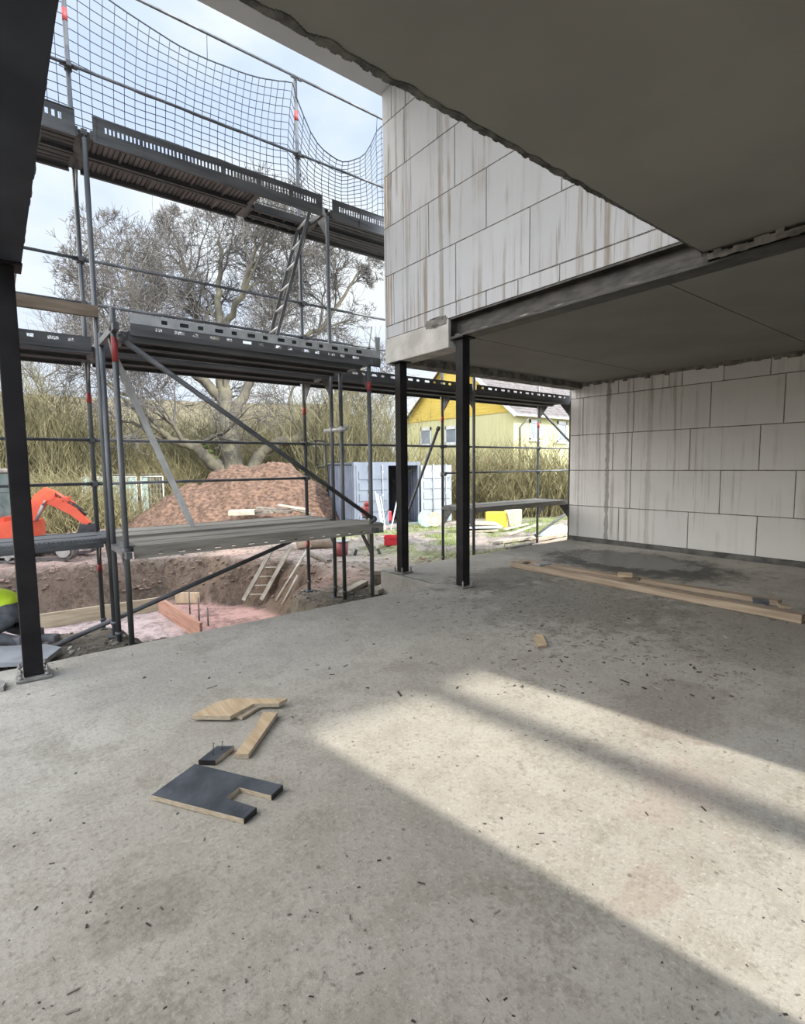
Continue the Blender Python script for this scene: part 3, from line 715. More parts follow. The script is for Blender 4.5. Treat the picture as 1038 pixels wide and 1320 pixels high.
# ---- safety net hanging on the top rails
def net_top(x):
    prof = [(-1.70, 6.42), (.0, 6.40), (.87, 6.44), (1.21, 6.33), (1.5, 6.24), (2.07, 6.17), (2.71, 6.22), (3.35, 6.35), (3.42, 6.28), (3.6, 5.87), (3.8, 5.70), (4.13, 5.62), (4.53, 5.86), (4.80, 6.42), (5.6, 6.2), (6.01, 6.44)]
    for (a, za), (b, zb) in zip(prof[:-1], prof[1:]):
        if a <= x <= b: t = (x - a) / (b - a); return za + (zb - za) * t
    return 6.4
nx, ny = 78, 19; grid = []
for j in range(ny + 1):
    row = []
    for i in range(nx + 1):
        x = -1.68 + 7.68 * i / nx; v = j / ny; zt_ = sum(net_top(x + dx) for dx in (-.08, 0, .08)) / 3; zb = ZU + .13
        bulge = .18 * math.sin(PI * v) * (.5 + .5 * math.sin(x * 2.4)) + .03 * noise.noise(Vector((x * 3, v * 4, 0)))
        lean = .22 * v * v * math.sin((x - .87) / 2.57 * PI) if .87 < x < 3.44 else 0
        if 3.2 < x < 3.44: bulge -= .15 * v * (x - 3.2) / .24
        row.append(Vector((x + lean * .6, YO - .02 + bulge * .8, zb + (zt_ - zb) * (v ** (1 + .12 * math.sin(x))))))
    grid.append(row)
mb = MB()
for row in grid: mb.tube(row, .0042, 4, False)
for i in range(nx + 1): mb.tube([grid[j][i] for j in range(ny + 1)], .0042, 4, False)
mb.tube(grid[ny], .008, 5); mb.tube(grid[0], .007, 5)
for i in range(0, nx + 1, 13): mb.tube([grid[ny][i], (grid[ny][i].x, YO - .045, 6.45)], .004, 4)
tag(mb.build('safety_net', M['net'], at=(2, YO, ZU)), 'dark mesh safety net sagging from the top guard rail of the scaffold', 'safety net')
# ================================================================== THE SITE OUTSIDE
def soil_color(x, y, z):
    d = math.hypot(x, y); az = math.degrees(math.atan2(x, y)); p = pit_depth(x, y) if d < 16 else -9
    n = noise.noise(Vector((x * .5, y * .5, 2)))
    c = Vector((.32, .25, .205))
    c = c.lerp(Vector((.34, .235, .19)), smooth(-.2, .4, n))
    c = c.lerp(Vector((.33, .29, .25)), smooth(3.5, 6.5, x) * .8 * (1 - smooth(18, 24, d)))
    if p > -.4:
        c = c.lerp(Vector((.165, .118, .085)), smooth(-.3, 0, p))
        c = c.lerp(Vector((.50, .30, .25)), smooth(.42, .75, p))
        if p > .5: c = c.lerp(Vector((.50, .40, .37)), .85 * (1 - smooth(2.5, 2.8, x + .1 * n)))
    if y < 7 and p < .3: c = c.lerp(Vector((.22, .19, .15)), 1 - smooth(6.2, 7.0, y))
    g = smooth(.15, .4, noise.noise(Vector((x * .7, y * .7, 8))) + .25) * smooth(5.2, 7.2, x - .12 * (y - 6)) * (1 - smooth(9, 17, y)) * smooth(5.5, 6.5, y)
    c = c.lerp(Vector((.20, .24, .08)), g * .9)
    if d > 20: c = c.lerp(Vector((.26, .23, .12)), smooth(20, 30, d))
    if d > 36: c = c.lerp(Vector((.17, .145, .09)), smooth(36, 44, d))
    return c
def terrain(name, x0, x1, y0, y1, st, drop=None):
    nx = int((x1 - x0) / st); ny = int((y1 - y0) / st); vs = []; cs = []
    for j in range(ny + 1):
        for i in range(nx + 1):
            x = x0 + st * i; y = y0 + st * j; z = zt(x, y, drop is None)
            if drop and drop[0] < x < drop[1] and drop[2] < y < drop[3]: z -= 1.6
            vs.append((x, y, z)); cs.append((*soil_color(x, y, z), 1))
    mb = MB(); mb.add(vs, [(j * (nx + 1) + i, j * (nx + 1) + i + 1, (j + 1) * (nx + 1) + i + 1, (j + 1) * (nx + 1) + i) for j in range(ny) for i in range(nx)], True)
    o = struct(name, mb, M['soil']); a = o.data.attributes.new('soil', 'FLOAT_COLOR', 'POINT')
    a.data.foreach_set('color', [c for q in cs for c in q]); return o
terrain('ground', -7, 17, 4.3, 23.9, .1)
terrain('ground_far', -60, 90, -30, 120, 1.0, (-6.3, 16.3, 5.3, 23.0))
# grass tufts on the right
mb = MB(); rr = random.Random(5)
for i in range(5200):
    x, y = rr.uniform(6.2, 14.5), rr.uniform(6.4, 14)
    if rr.random() > smooth(.1, .4, noise.noise(Vector((x * .7, y * .7, 8))) + .25) * smooth(5.6, 7.6, x - .12 * (y - 6)): continue
    z = zt(x, y); mb.t = rr.random() * .98; h = rr.uniform(.05, .16); a = rr.uniform(0, 2 * PI); l = rr.uniform(.02, .09)
    dx, dy = math.cos(a), math.sin(a); w = .007
    mb.add([(x - dy * w, y + dx * w, z - .01), (x + dy * w, y - dx * w, z - .01), (x + dx * l, y + dy * l, z + h)], [(0, 1, 2)])
tag(mb.build('grass', M['grass'], at=(9, 9, -.4)), 'rough green grass growing right of the steel columns', 'grass', None, 'stuff')
# crumbled earth along the slab edge
mb = MB(); rr = random.Random(6)
for i in range(1500):
    x = rr.uniform(-1.5, 4.0); y = rr.uniform(4.62, 6.7); z = zt(x, y); s = rr.choice((.006, .009, .012, .02)) * rr.uniform(.7, 1.3); mb.t = rr.random() ** .7 * .98
    if pit_depth(x, y) > .1: continue
    mb.bev(-s, s, -s * .7, s * .7, -s * .4, s * .6, s * .25, Matrix.Translation((x, y, z)) @ Matrix.Rotation(rr.uniform(0, 3), 4, 'Z') @ Matrix.Rotation(rr.uniform(-.5, .5), 4, 'X'))
tag(mb.build('rubble', M['pebble'], at=(1, 5.5, -.3)), 'loose stones and clods along the outer edge of the floor slab', 'rubble', None, 'stuff')
mb = MB()
for i in range(900):
    px, py = rr.uniform(0, 560), rr.uniform(690, 770); p = ground(px, py)
    if p.y < 7: continue
    s = rr.choice((.01, .014, .02, .034)) * rr.uniform(.7, 1.2); mb.t = rr.random() * .6
    mb.bev(-s, s, -s * .8, s * .8, -s * .5, s * .5, s * .3, Matrix.Translation(p) @ Matrix.Rotation(rr.uniform(0, 3), 4, 'Z') @ Matrix.Rotation(rr.uniform(-.6, .6), 4, 'X'))
tag(mb.build('rubble', M['clod'], at=(3, 9, -.4)), 'clods of red earth scattered round the dug pit', 'rubble', None, 'stuff')
# ---- heap of excavated soil
c = on_ground(335, 19.5); rt = Vector((RIGHT.x, RIGHT.y, 0)).normalized(); fw = Vector((FWD.x, FWD.y, 0)).normalized()
mb = MB(); n = 110; vs = []
for j in range(n + 1):
    for i in range(n + 1):
        u = -6.5 + 10.2 * i / n; v = -3.2 + 7 * j / n
        a = max(0, 1 - math.hypot((u - .5) / (5.6 if u < .5 else 2.9), v / 3.1)) 
        h = 2.75 * (a ** .85) if a > 0 else 0
        h = min(h, 2.15 + .12 * math.sin(u * 2)) 
        p = c + rt * u + fw * v; k = .17 * min(1, a * 5)
        h += k * (noise.noise(Vector((u * 1.6, v * 1.6, 1))) * 1.2 + noise.noise(Vector((u * 4, v * 4, 4))) * .8 + noise.noise(Vector((u * 10, v * 10, 4))) * .5)
        h += .12 * min(1, a * 4) * math.sin((u + v * .8) * 3.2 + 2 * noise.noise(Vector((u, v, 0)))) * (1 if u < 0 else .4)
        vs.append((p.x, p.y, zt(p.x, p.y, False) - .08 + h))
mb.add(vs, [(j * (n + 1) + i, j * (n + 1) + i + 1, (j + 1) * (n + 1) + i + 1, (j + 1) * (n + 1) + i) for j in range(n) for i in range(n)], True)
tag(mb.build('soil_heap', M['heap'], at=c), 'big heap of red excavated soil in front of the bare tree', 'soil heap')
# ---- broken slabs and boards lying in front of the heap
rr = random.Random(21)
for k, (px, py, l, w, h, rz, rx, m, lab) in enumerate([(352, 658, 1.1, .35, .12, .1, .10, 'timber_dark', 'dark rotten beam across the scrap pile before the soil heap'),
        (335, 662, .9, .3, .10, -.4, -.12, 'timber_dark', 'dark stump of timber under the scrap pile before the soil heap'),
        (375, 654, .9, .22, .07, .5, .2, 'timber_pale', 'pale board sticking up out of the scrap pile before the soil heap'),
        (310, 661, .8, .5, .16, .2, 0, 'timber_pale', 'pale block lying left of the scrap pile before the soil heap'),
        (388, 660, .8, .18, .06, .9, .25, 'timber_dark', 'dark board at the right end of the scrap pile before the soil heap')]):
    p = on_ground(px, 16.4); mb = MB(); mb.bev(-l / 2, l / 2, -w / 2, w / 2, -h / 2, h / 2, h * .15)
    zz = at_d(px, py, 16.4).z
    o = mb.build('scrap_timber', M[m], None, True)
    o.matrix_basis = frame((p.x, p.y, max(zz, p.z + h / 2)), rt) @ Matrix.Rotation(rz, 4, 'Z') @ Matrix.Rotation(rx, 4, 'Y')
    tag(o, lab, 'timber', 'scrap pile before the soil heap')
# ---- excavator
sc = 1.0; base = on_ground(14, 11.6)
ex = thing('excavator', 'orange mini excavator on tracks behind the left steel column', 'excavator', mtx=frame(base, rt * 1.0 + fw * .12))
def stadium(L, r, n=10): return [(L / 2 + r * math.sin(PI * k / n), r - r * math.cos(PI * k / n)) for k in range(n + 1)] + [(-L / 2 - r * math.sin(PI * k / n), r + r * math.cos(PI * k / n)) for k in range(n + 1)]
XZ = Matrix(((1, 0, 0, 0), (0, 0, 1, 0), (0, 1, 0, 0), (0, 0, 0, 1)))
for y in (-.62, .38):
    mb = MB(); o_ = [(x + .38, z) for x, z in stadium(1.75, .23)]; i_ = [(x + .38, z + .045) for x, z in stadium(1.75, .185)]
    N = len(o_)
    for k in range(N):
        q = [o_[k], o_[(k + 1) % N], i_[(k + 1) % N], i_[k]]; mb.prism(q, y, y + .25, XZ)
    t = mb.build('track', M['rubber'], ex, True)
    for xx in (-.495, 1.255):
        k = MB(); k.tube([(xx, y + .02, .23), (xx, y + .2, .23)], .15, 16); k.build('idler_wheel', M['steel_mid'], t, True)
    k = MB(); k.box(-.6, .6, y + .06, y + .19, .11, .30)
    for xx in (-.4, -.13, .13, .4): k.tube([(xx, y + .03, .10), (xx, y + .22, .10)], .055, 10)
    k.build('track_frame', M['steel_mid'], t, True)
mb = MB(); mb.bev(-.5, .4, -.35, .35, .26, .46, .03); mb.build('undercarriage', M['black'], ex, True)
mb = MB(); poly = [(-1.0, -.5), (.25, -.5), (.42, -.4), (.47, -.15), (.47, .15), (.42, .4), (.25, .5), (-1.0, .5), (-1.15, .3), (-1.15, -.3)]
mb.prism(poly, .50, .82); mb.prism([(x * .96, y * .96) for x, y in poly], .82, .86); mb.build('body', M['orange'], ex, True)
mb = MB(); mb.prism([(-.95, -.48), (-.15, -.48), (-.05, -.3), (-.05, .3), (-.15, .48), (-.95, .48)], .86, .95); mb.build('engine_cover', M['orange'], ex, True)
mb = MB()
for (x, y) in ((-.92, -.44), (-.92, .44), (-.25, -.44), (-.25, .44)): mb = MB(); mb.bar((x, y, .9), (x * .95, y * .95, 1.95), .06, .06); mb.build('cab_post', M['black'], ex, True)
mb = MB(); mb.bev(-.95, -.2, -.48, .48, 1.93, 2.02, .03); mb.build('cab_roof', M['steel_mid'], ex, True)
mb = MB(); mb.box(-.90, -.26, -.435, -.425, .95, 1.93); mb.box(-.90, -.26, .425, .435, .95, 1.93); mb.box(-.255, -.245, -.42, .42, .95, 1.93); mb.build('cab_glass', M['glass_dark'], ex, True)
mb = MB(); mb.bev(.02, .07, -.42, -.28, 1.42, 1.62, .015, Matrix.Rotation(-.35, 4, 'Y') @ Matrix.Translation((-.45, 0, .12))); mb.bar((-.2, -.4, 1.5), (.15, -.36, 1.5), .02, .02); mb.build('mirror', M['black'], ex, True)
YA = 0.0
def arm(pts, ws, name, th=.15, m='orange', y=0.0):
    mb = MB(); up = []; dn = []
    for i, (x, z) in enumerate(pts):
        a = Vector(pts[max(0, i - 1)]); b = Vector(pts[min(len(pts) - 1, i + 1)]); d = (b - a).normalized(); nn = Vector((-d.y, d.x)) * ws[i] / 2
        up.append((x + nn.x, z + nn.y)); dn.append((x - nn.x, z - nn.y))
    for k in range(len(pts) - 1): mb.prism([dn[k], dn[k + 1], up[k + 1], up[k]], y - th / 2, y + th / 2, XZ)
    return mb.build(name, M[m], ex, True)
arm([(.28, .78), (.42, 1.05), (.58, 1.33), (.72, 1.44), (.90, 1.40)], [.20, .25, .30, .30, .16], 'boom')
arm([(.70, 1.34), (.95, 1.24), (1.25, 1.05), (1.55, .74)], [.20, .22, .20, .11], 'dipper_arm', .12)
mb = MB(); mb.tube([(.50, -.11, .85), (.66, -.11, 1.20)], .035, 10); mb.tube([(.66, -.11, 1.20), (.72, -.11, 1.3)], .02, 8); mb.build('boom_cylinder', M['steel_mid'], ex, True)
mb = MB(); mb.tube([(.80, 0, 1.52), (1.12, 0, 1.32)], .04, 10); mb.tube([(1.12, 0, 1.32), (1.30, 0, 1.22)], .02, 8); mb.bev(1.02, 1.18, -.06, .06, 1.24, 1.38, .02); mb.build('arm_cylinder', M['orange'], ex, True)
mb = MB(); mb.tube([(1.22, .02, 1.2), (1.5, .02, .95)], .03, 8)
for yy in (-.05, .05): mb.tube([(.6, yy, 1.46), (.9, yy, 1.46), (1.2, yy, 1.24), (1.45, yy, 1.05)], .012, 6)
mb.build('hydraulic_hose', M['black'], ex, True)
mb = MB(); bp = [(1.45, .76), (1.60, .74), (1.62, .62), (1.56, .46), (1.40, .38), (1.24, .42), (1.28, .52), (1.40, .60)]
mb.prism(bp, -.2, .2, XZ)
for q in (-.15, -.05, .05, .15): mb.bar((1.27, q, .46), (1.14, q, .47), .04, .03)
mb.build('bucket', M['black'], ex, True)
mb = MB(); mb.box(-.9, -.6, -.3, .3, .12, .16); mb.bev(-.96, -.9, -.62, .62, .04, .30, .02); mb.build('dozer_blade', M['steel_mid'], ex, True)
# ---- person kneeling at the far left
def skin_body(name, m, parent, V, Eg, R):
    me = bpy.data.meshes.new(name); me.from_pydata(V, Eg, []); o = bpy.data.objects.new(name, me); COL.objects.link(o)
    md = o.modifiers.new('Skin', 'SKIN')
    for i, v in enumerate(me.skin_vertices[0].data if me.skin_vertices else []): pass
    return o, md
pp_ = Vector((-.06, 6.40, 0)) + rt * .15; pl = thing('person', 'person in a bright yellow vest and dark trousers, crouching outside at the far left edge', 'person', mtx=frame(Vector((pp_.x, pp_.y, -.31)), rt) @ Matrix.Scale(.98, 4))
def skinned(name, verts, edges, radii, m, sub=2):
    me = bpy.data.meshes.new(name); me.from_pydata(verts, edges, [])
    o = bpy.data.objects.new(name, me); COL.objects.link(o); o.parent = pl
    o.modifiers.new('Skin', 'SKIN').use_smooth_shade = True
    if not me.skin_vertices: me.skin_vertices.new() if hasattr(me.skin_vertices, 'new') else None
    bpy.context.view_layer.objects.active = o
    for i, sv in enumerate(me.skin_vertices[0].data): sv.radius = (radii[i], radii[i]); sv.use_root = (i == 0)
    s = o.modifiers.new('Sub', 'SUBSURF'); s.levels = sub; s.render_levels = sub
    dg = bpy.context.evaluated_depsgraph_get(); nm = bpy.data.meshes.new_from_object(o.evaluated_get(dg)); o.modifiers.clear(); o.data = nm
    nm.materials.clear(); nm.materials.append(M[m]); return o
# local frame: x to the right in view, y away, z up; person bends forward to the left
skinned('body', [(.06, 0, .34), (-.06, 0, .43), (-.22, 0, .45), (-.36, 0, .40), (-.44, 0, .38), (-.52, 0, .37),
                 (-.36, -.17, .38), (-.42, -.22, .20), (-.56, -.20, .07), (-.64, -.18, .04),
                 (-.36, .17, .38), (-.42, .22, .20), (-.56, .2, .07), (-.64, .18, .04),
                 (.06, -.10, .32), (-.16, -.15, .14), (.14, -.14, .09), (.16, -.14, .05),
                 (.06, .10, .32), (-.16, .15, .14), (.14, .14, .09), (.16, .14, .05)],
        [(0, 1), (1, 2), (2, 3), (3, 4), (4, 5), (3, 6), (6, 7), (7, 8), (8, 9), (3, 10), (10, 11), (11, 12), (12, 13), (0, 14), (14, 15), (15, 16), (16, 17), (0, 18), (18, 19), (19, 20), (20, 21)],
        [.13, .12, .125, .12, .06, .055, .065, .05, .04, .03, .065, .05, .04, .03, .095, .075, .055, .05, .095, .075, .055, .05], 'trousers')
skinned('vest', [(.05, 0, .37), (-.06, 0, .445), (-.22, 0, .465), (-.37, 0, .41)], [(0, 1), (1, 2), (2, 3)], [.142, .145, .148, .135], 'hv')
hd = skinned('head', [(-.56, 0, .37), (-.60, 0, .36), (-.68, 0, .34)], [(0, 1), (1, 2)], [.075, .10, .075], 'skin')
mb = MB(); mb.ball((-.60, 0, .385), .108, 16, 1.05, .95, .9); tag(mb.build('hair', M['hair'], pl, True), 'dark hair')
for s in (-1, 1):
    mb = MB(); mb.bev(.08, .36, s * .13 - .055, s * .13 + .055, -.02, .07, .03); mb.bev(.06, .2, s * .13 - .05, s * .13 + .05, .02, .14, .03); mb.build('boot', M['boot'], pl, True)
    for k in range(5):
        mb = MB(); yy = s * .18 + (-.034 + .017 * k)
        L = (.05, .075, .082, .076, .06)[k] if s > 0 else (.06, .076, .082, .075, .05)[k]
        mb.tube([(-.64, yy, .04), (-.64 - L * .6, yy, .035), (-.64 - L, yy, .012)], [.009, .0085, .007], 8); mb.build('finger', M['skin'], pl, True)
    mb = MB(); mb.bev(-.69, -.60, s * .18 - .042, s * .18 + .042, .02, .055, .014); mb.tube([(-.62, s * .14, .035), (-.65, s * .11, .03), (-.675, s * .115, .02)], [.011, .01, .008], 8); mb.build('hand', M['skin'], pl, True)
# grey panel the person works on
def slab_at(name, label, cat, pxs, z, th, m, group=None):
    pts = [at_z(x, y, z) for x, y in pxs]; poly = [(p.x, p.y) for p in pts]
    a = sum(poly[i][0] * poly[(i + 1) % len(poly)][1] - poly[(i + 1) % len(poly)][0] * poly[i][1] for i in range(len(poly)))
    if a < 0: poly = poly[::-1]
    mb = MB(); mb.prism(poly, z - th, z); c = Vector((poly[0][0], poly[0][1], z)); return tag(mb.build(name, M[m], at=c), label, cat, group)
slab_at('insulation_panel', 'flat grey panel lying on the ground behind the left column', 'panel', [(-60, 858), (26, 853), (60, 849), (79, 834), (60, 830), (-60, 836)], -.20, .04, 'slab_grey')
slab_at('stone_slab', 'pale round-ended slab lying on the floor at the far left edge', 'slab', [(-30, 873), (4, 876), (8, 879), (4, 885), (-30, 888)], .03, .03, 'plate')
# ---- pit ladder, poles, formwork, stakes
ZP = -1.36
def pit_pt(px, py): p = ground(px, py); return p
a = pit_pt(330, 766); ad_ = (a - CAM).dot(FWD); print('ladder', a, ad_)
a = a - fw * .25
lt = ladder('pale wooden ladder leaning out of the pit', (a.x, a.y, a.z), at_d(364, 704, ad_ - .12), .36, rt, 6, None, (.075, .06))
for c in lt.children: c.data.materials[0] = M['timber_pale']
for k, (p0, p1, lab) in enumerate([((356, 775), (400, 703), 'longer pale pole leaning against the side of the pit'), ((364, 780), (384, 742), 'shorter pale pole beside the longer one in the pit')]):
    A = at_d(p0[0], p0[1], 9.7); B = at_d(p1[0], p1[1], 10.2 if k == 0 else 9.9)
    A.z = min(A.z, zt(A.x, A.y) + .06) if k == 5 else A.z
    mb = MB(); mb.tube([A, B], .028, 8); tag(mb.build('pole', M['timber_pale'], at=A), lab, 'pole', 'poles in the pit')
A, B = at_z(205, 769, -1.08), at_z(259, 803, -1.08)
def board(name, label, A, B, h, th, m, zb, group=None):
    A = Vector((A.x, A.y, zb)); B = Vector((B.x, B.y, zb)); c = (A + B) / 2; mb = MB(); L = (B - A).length
    mb.bev(-L / 2, L / 2, -th / 2, th / 2, 0, h, th * .1); o = mb.build(name, M[m], None, True); o.matrix_basis = frame(c, B - A); return tag(o, label, 'formwork board', group)
board('formwork_board', 'reddish formwork board standing on edge in the pit, by the steel stakes', A, B, .30, .045, 'form_red' if 'form_red' in M else 'timber', -1.38, 'formwork in the pit')
A, B = at_z(30, 794, -1.12), at_z(206, 769, -1.12)
board('formwork_board', 'long tan formwork board along the back of the pit at left', A, B, .27, .045, 'timber_tan' if 'timber_tan' in M else 'timber', -1.40, 'formwork in the pit')
A, B = at_z(226, 760, -1.1), at_z(257, 760, -1.1)
board('formwork_board', 'short yellowish formwork board behind the steel stakes in the pit', A, B, .22, .045, 'ply', -1.38, 'formwork in the pit')
for px, y0, y1, lab in ((245, 762, 790, 'steel stake nearest the reddish board in the pit'), (257, 770, 803, 'tallest steel stake, middle of three in the pit'), (268.5, 783, 806, 'shortest steel stake, rightmost of three in the pit')):
    p = at_z(px, y1, -1.36); tp = at_y(px, y0, p.y)
    mb = MB(); mb.tube([(p.x, p.y, -1.45), (p.x, p.y, tp.z)], .014, 8); tag(mb.build('steel_stake', M['timber_dark'], at=(p.x, p.y, -1.4)), lab, 'stake', 'steel stakes in the pit')
# ---- concrete pipe, bucket, tripod, crate, scraps
c = on_ground(405, 12.2); t = thing('pipe_section', 'short wide clay-coloured pipe lying on the ground beyond the lowest deck', 'pipe', mtx=frame(c + Vector((0, 0, .27)), rt))
mb = MB(); N = 24
ring = lambda r, x: [(x, r * math.cos(2 * PI * k / N), r * math.sin(2 * PI * k / N)) for k in range(N)]
vs = ring(.28, -.42) + ring(.28, .42) + ring(.23, .42) + ring(.23, -.42)
mb.add(vs, [(a * N + k, a * N + (k + 1) % N, ((a + 1) % 4) * N + (k + 1) % N, ((a + 1) % 4) * N + k) for a in range(4) for k in range(N)], True)
mb.build('barrel', M['pipe'], t, True)
c = on_ground(438, 11.0); t = thing('bucket', 'dark red bucket standing behind the right posts of the inner scaffold', 'bucket', c)
mb = MB(); mb.tube([c + Vector((0, 0, .0)), c + Vector((0, 0, .30))], [.13, .16], 16); mb.build('pail', mat('dull_red', (.22, .05, .05), (.3, .08, .08), 5, .6) and bpy.data.materials['dull_red'], t)
mb = MB(); mb.tube([c + Vector((0, 0, .29)), c + Vector((0, 0, .31))], .17, 16); mb.build('rim', M['slab_grey'], t)
tp = on_ground(472, 11.4); tr = thing('tripod', 'pale surveying tripod with a red laser level, beyond the lowest deck', 'tripod', tp)
hz = at_d(470, 668, 11.4); top = Vector((tp.x, tp.y, hz.z))
for k, px in enumerate((455, 474, 488)):
    f_ = on_ground(px, 11.0 if k != 1 else 11.9); mb = MB(); mb.bar(top + (f_ - top) * .02, f_ + (top - f_) * .12, .05, .06, fw); mb.build('leg', M['timber_pale'], tr)
    mb = MB(); mb.bar(f_ + (top - f_) * .14, f_, .06, .07, fw); mb.build('foot', M['black'], tr)
mb = MB(); mb.tube([top, top + Vector((0, 0, .05))], .1, 12); mb.build('head_plate', M['black'], tr)
mb = MB(); mb.bev(top.x - .09, top.x + .09, top.y - .09, top.y + .09, top.z + .05, top.z + .25, .03); mb.ball(top + Vector((0, 0, .30)), .07, 10); tag(mb.build('laser_level', mat('dark_red', (.25, .04, .04), (.32, .07, .06), 5, .5), tr), 'dark red laser level')
c = on_ground(508, 11.9); t = thing('crate', 'bright red plastic crate on the ground left of the rear column', 'crate', mtx=frame(c, rt))
mb = MB(); w, d, h = .24, .16, .20
mb.box(-w, w, -d, d, 0, .015)
for (a0, a1, b0, b1) in ((-w, w, -d, -d + .012), (-w, w, d - .012, d), (-w, -w + .012, -d, d), (w - .012, w, -d, d)): mb.box(a0, a1, b0, b1, 0, h)
mb.build('tub', M['crate_red'], t, True)
mb = MB()
for (a0, a1, b0, b1) in ((-w - .012, w + .012, -d - .012, -d + .01), (-w - .012, w + .012, d - .01, d + .012), (-w - .012, -w + .01, -d, d), (w - .01, w + .012, -d, d)): mb.box(a0, a1, b0, b1, h - .03, h + .005)
for k in range(6): mb.box(-w + .07 * k + .05, -w + .07 * k + .06, -d - .006, -d, .02, h - .03)
mb.build('rim', M['crate_red'], t, True)
for k, (p0, p1, w, th, m, zo, lab) in enumerate([((440, 772), (470, 752), .12, .05, 'timber_pale', .03, 'pale board on the ground right of the tie clamp posts, before the column'),
        ((482, 766), (506, 757), .14, .06, 'timber_pale', .04, 'pale board end beside the right front scaffold post'),
        ((466, 732), (500, 742), .10, .04, 'timber_dark', .02, 'grey board lying on the dirt behind the right scaffold posts'),
        ((400, 715), (425, 728), .10, .05, 'timber_dark', .03, 'dark board end in the mud right of the pit poles'),
        ((486, 692), (503, 690), .12, .05, 'timber_dark', .02, 'short dark board lying in front of the container door')]):
    A, B = ground(*p0), ground(*p1); A.z += zo; B.z += zo
    mb = MB(); mb.bar(A, B, w, th); tag(mb.build('loose_board', M[m], at=A), lab, 'board', 'loose boards on the dirt')
A = ground(490, 757); mb = MB(); o = None
t = thing('timber_box', 'low dark open timber box beside the floor slab corner', 'box', mtx=frame(ground(500, 752) , rt))
mb = MB(); mb.box(-.2, .22, -.15, .15, 0, .16); mb.build('box_body', M['timber_dark'], t, True)
mb = MB(); mb.box(-.22, .24, -.18, .17, .16, .21); mb.build('lid', M['timber_pale'], t, True)
# ---- container
FL = on_ground(456, 16.9); FR = on_ground(541, 17.9); FL.z = FR.z = min(FL.z, FR.z)
wd = (FR - FL); cw = wd.length; fx = wd.normalized(); back = Vector((-fx.y, fx.x, 0)); CH = at_d(457, 597, 18.2).z - FL.z
cm = frame(FL, fx); CL = 2.9
ct = thing('shipping_container', 'blue-grey steel container with one door swung open, behind the rear column', 'container', mtx=cm)
def corr(mb, p0, p1, z0, z1, n, dep, side):
    """corrugated sheet wall from p0 to p1"""
    p0, p1 = Vector(p0), Vector(p1); d = p1 - p0; nn = Vector((d.y, -d.x, 0)).normalized() * side; pts = []
    for k in range(n):
        for (t, o) in ((0, 0), (.3, 0), (.45, 1), (.8, 1), (.95, 0)): pts.append(p0 + d * ((k + t) / n) - nn * dep * o)
    pts.append(p1); m = len(pts)
    return mb.add([(p.x, p.y, z) for z in (z0, z1) for p in pts], [(k, k + 1, m + k + 1, m + k) for k in range(m - 1)])
mb = MB(); corr(mb, (.02, CL, 0), (.02, .06, 0), .1, CH - .08, 14, .04, 1); mb.build('side_panel', M['cont'], ct, True)
mb = MB(); corr(mb, (cw - .02, .06, 0), (cw - .02, CL, 0), .1, CH - .08, 14, .04, 1); mb.build('side_panel', M['cont'], ct, True)
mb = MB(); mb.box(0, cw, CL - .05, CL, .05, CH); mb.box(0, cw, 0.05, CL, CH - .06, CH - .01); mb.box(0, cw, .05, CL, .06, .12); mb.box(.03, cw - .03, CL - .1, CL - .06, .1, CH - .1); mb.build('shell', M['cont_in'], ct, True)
mb = MB()
for (x0, x1) in ((0, .08), (cw - .08, cw)): mb.box(x0, x1, -.02, .1, 0, CH)
mb.box(0, cw, -.02, .1, CH - .10, CH + .02); mb.box(0, cw, -.02, .1, 0, .10); mb.box(0, .08, 0, CL, CH - .06, CH + .01); mb.box(0, .08, 0, CL, 0, .1)
for x in (-.01, cw - .13):
    for z in (-.01, CH - .1): mb.box(x, x + .14, -.03, .14, z, z + .13)
mb.build('corner_frame', M['cont_door'], ct, True)
def cdoor(m, lab, mt):
    mb = MB(); dw = cw / 2 - .06
    mb.box(0, dw, -.02, .02, .1, CH - .1)
    for k in range(5):
        z = .18 + (CH - .36) * k / 5; mb.prism([(.09, z), (dw - .06, z), (dw - .06, z + .24), (.09, z + .24)], -.045, -.02, XZ)
    vs = [mt @ v for v in mb.v]; mb.v = vs; o = mb.build('door', M[m], ct, True); tag(o, lab)
    for x in (dw * .38, dw * .80):
        k = MB(); k.tube([(x, -.065, .06), (x, -.065, CH - .06)], .018, 8)
        for z in (.3, CH * .5, CH - .3): k.box(x - .04, x + .04, -.07, -.03, z - .03, z + .03)
        k.v = [mt @ v for v in k.v]; k.build('locking_bar', M['cont_white'], o, True)
    return o
cdoor('cont_door', 'grey closed container door', Matrix.Translation((.07, -.02, 0)))
cdoor('cont_white', 'pale container door swung open to the right', Matrix.Translation((cw - .0, -.10, 0)) @ Matrix.Rotation(-.10, 4, 'Z'))
for k, (x, y, w, h, m, lab) in enumerate([(cw * .60, .8, .35, .5, 'crate_red', 'red machine just inside the container opening'), (cw * .60, 1.3, .5, .8, 'blue_tub' if 'blue_tub' in M else 'tarp', 'blue tub inside the container behind the red machine')]):
    p = cm @ Vector((x, y, .12)); mb = MB(); mb.bev(-w / 2, w / 2, -w / 2, w / 2, 0, h * .7, .04); mb.tube([(0, 0, h * .7), (0, 0, h)], [w * .35, w * .2], 12)
    o = mb.build('stored_machine', M[m] if m in M else M['cont_door'], None, True); o.matrix_basis = frame(p, fx); tag(o, lab, 'machine', 'things inside the container')
